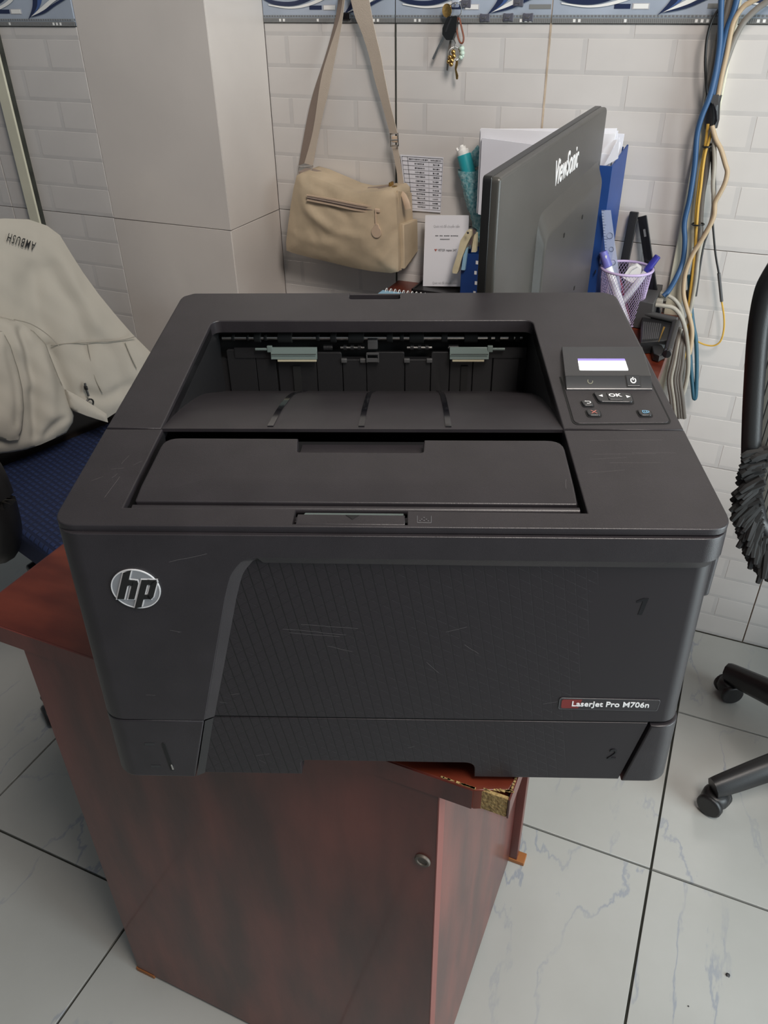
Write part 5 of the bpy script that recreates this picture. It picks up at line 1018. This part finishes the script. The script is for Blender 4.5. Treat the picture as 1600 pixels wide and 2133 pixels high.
# blue chair with the jacket at the left
cL = V(-1.135, 1.105, 0); fwd = V(.953, -.303, 0); nr = V(-.303, -.953, 0)
bc = thing('office_chair', 'office chair with woven blue seat at the left, a jacket over its back', 'chair', cL, math.atan2(fwd.y, fwd.x))
# own frame: +x forward, -y towards the camera
star_base(bc, math.atan2(.8033 - cL.y, -1.150 - cL.x) - math.atan2(fwd.y, fwd.x), .300)
st = slab(rpoly([(-.225, -.245, .06), (.235, -.235, .09), (.235, .235, .09), (-.225, .245, .06)], 7), .065, .022, lambda u, v, d: V(u, v, .470 + d - .10 * max(0, u - .17)), seg=4); finish('seat', st, M['seat_blue'], bc)
finish('seat_base', slab(rpoly([(-.20, -.215, .05), (.21, -.205, .08), (.21, .205, .08), (-.20, .215, .05)]), .014, .002, lambda u, v, d: V(u, v, .404 + d)), M['wood_dk'], bc)
bm = NB(); add_box(bm, (-.02, -.03, .370), (.20, .22, .04), .008); add_box(bm, (.0, -.155, .352), (.06, .06, .05), .012, 2); add_cyl(bm, (0, -.16, .345), (0, -.225, .335), .014, 12, bev=.003); finish('tilt_mechanism', bm, M['black_pl'], bc)
bk = slab(rpoly([(-.235, .435, .04), (.235, .435, .04), (.17, .86, .10), (-.17, .86, .10)], 7), .05, .015, lambda u, v, d: V(-.245 - (v - .45) * .16 + d, u, v), bev_back=True, seg=3); finish('backrest', bk, M['back_brown'], bc)
finish('back_post', add_tube(NB(), cr([(-.10, 0, .385), (-.26, 0, .39), (-.312, 0, .50), (-.335, 0, .70)], 5), .024, 10, sx=.5, up=(0, 1, 0)), M['black_pl'], bc)
for s in (-1, 1):
    y = .285 * s
    pth = cr([(-.18 if s < 0 else -.02, y, .655), (.02, y, .668), (.105, y, .655), (.128, y, .600), (.115, y, .520), (.070, y, .455), (-.02, y * .93, .405)], 5)
    ar = finish('armrest', add_tube(NB(), pth, [.021 + .004 * math.sin(PI * i / len(pth)) for i in range(len(pth))], 12, sx=1.35, up=(0, 0, 1)), M['black_pl'], bc)
    finish('arm_pad', add_tube(NB(), cr([(-.16 if s < 0 else -.02, y, .684), (-.02 if s < 0 else .03, y, .692), (.085, y, .688), (.112, y, .676)], 5), [.016] + [.019] * 13 + [.018, .012], 12, sx=1.7, up=(0, 0, 1)), M['btn'], ar)
# jacket thrown over its back
bp = cL - fwd * .262 + V(0, 0, .6); bn = (fwd + V(0, 0, .17)).normalized()
jk = root('jacket', 'off white cotton jacket hanging upside down over the chair back', 'jacket', bp)
jn = bn
def jp(off): return lambda px, py: at_pl(px, py, bp + bn * off, bn)
def jaw(px, py):                                  # the far wing leans forward off the backrest
    k = max(0, px - 70) / 240; return at_pl(px, py, bp + bn * (.045 + .10 * k), bn)
body = [(-150, 520), (-90, 478), (-40, 459), (10, 455), (60, 457), (98, 470), (125, 490), (148, 528), (172, 566), (205, 612), (240, 655), (275, 695), (318, 738), (300, 800), (262, 846), (222, 872), (196, 870), (172, 862), (150, 852), (100, 880), (40, 905), (-60, 920), (-150, 900)]
fj = [([(95, 560), (150, 640), (175, 720)], -.010, 14), ([(120, 540), (175, 640), (205, 700)], .008, 16), ([(60, 560), (70, 650), (100, 715)], -.006, 14), ([(200, 700), (240, 760), (250, 820)], -.008, 12), ([(180, 720), (200, 790), (208, 820)], .005, 7), ([(95, 718), (118, 770), (140, 830)], -.016, 7), ([(96, 716), (170, 712), (262, 706)], -.002, 3), ([(0, 540), (20, 620)], .006, 20), ([(165, 815), (215, 828), (270, 800)], -.012, 8)]
part('jacket_body', puff(body, jaw, .05, .020, 26, 7, fj, jn, .003, 5, smooth=3), M['jacket'], jk)
low = [(-150, 640), (-60, 646), (2, 660), (35, 668), (70, 690), (95, 716), (108, 750), (122, 785), (136, 815), (147, 845), (154, 866), (152, 880), (138, 902), (110, 915), (85, 926), (56, 936), (30, 941), (-60, 952), (-150, 950)]
fl_ = [([(38, 690), (58, 780), (66, 860), (68, 905)], -.016, 9), ([(8, 668), (40, 740), (52, 800)], .010, 13), ([(85, 740), (100, 800), (98, 860)], .010, 16), ([(90, 905), (110, 880), (128, 868)], -.012, 6), ([(128, 865), (140, 880)], .008, 8), ([(20, 790), (30, 850), (32, 900)], .006, 8)]
part('jacket_sleeve', puff(low, jp(.115), .055, .022, 18, 5, fl_, jn, .004, 9, smooth=4), M['jacket'], jk)
poc = [(-150, 690), (-20, 700), (6, 690), (22, 720), (38, 770), (47, 810), (50, 850), (46, 895), (38, 916), (20, 918), (-30, 905), (-150, 890)]
part('jacket_cuff', puff(poc, jp(.150), .03, .018, 12, 5, [([(10, 730), (28, 800), (30, 880)], -.008, 6), ([(34, 790), (42, 880)], .006, 5)], jn, .003, 3, smooth=4), M['jacket'], jk)
hem = [(138, 812), (150, 818), (175, 832), (200, 848), (222, 862), (225, 880), (205, 874), (180, 866), (158, 857), (146, 848)]
part('hem_band', puff(hem, lambda x, y: at_pl(x, y, bp + bn * (.10 + .08 * max(0, x - 70) / 240), bn), .02, .008, 8, 5, (), jn, .001, 1), M['jacket'], jk)
for ln in ([(96, 718), (130, 714), (180, 711), (240, 707), (270, 700)], [(2, 662), (36, 671), (70, 692), (95, 717)], [(172, 712), (178, 745), (188, 785), (203, 815)], [(250, 712), (262, 740), (274, 765)]):
    part('seam', add_tube(NB(), cr([jaw(*p) + jn * (.0215 if ln[0][0] != 2 else .062) for p in ln], 5), .0012, 5), M['jacket_in'], jk)
zp = [jaw(*p) + jn * .030 for p in ((163, 795), (165, 805), (171, 822), (173, 836))]
bm = NB(); add_tube(bm, zp[:3], .0024, 6); add_box(bm, zp[1], (.009, .006, .010), .002); o = part('zip_pull', bm, M['black_pl'], jk); part('pull_loop', add_tube(NB(), circ(zp[3], .009, 14, (.3, .95, 0)), .0020, 6, True), M['black_pl'], jk, o)
t = text_bm('AMBUSH', .026, 0, bold=.0002, sp=1.3); wd = max(v.co.x for v in t.verts) - min(v.co.x for v in t.verts)
for v in t.verts:
    f = v.co.x / wd + .5; px = 62 - 57 * f; py = 513 - 20 * f; dn = V(px, py, 0); p = jaw(px - v.co.y * 300, py + v.co.y * 950); v.co = p + jn * .0240
part('lettering', t, M['void'], jk)
# crumbs on the floor
for px, py, r, lab in ((1516, 2031, .0035, 'dark crumb on the pale floor at the lower right'), (1434, 2096, .0013, 'tiny dark speck on the floor near the bottom right edge')):
    c_ = at_z(px, py, 0); t = NB(); bmesh.ops.create_icosphere(t, subdivisions=2, radius=r); rr = random.Random(2)
    for v in t.verts: v.co = v.co * rr.uniform(.7, 1.25); v.co.z = abs(v.co.z) * .6
    o = finish('crumb', t, M['black_pl']); o.location = c_; tag(o, lab, 'debris')
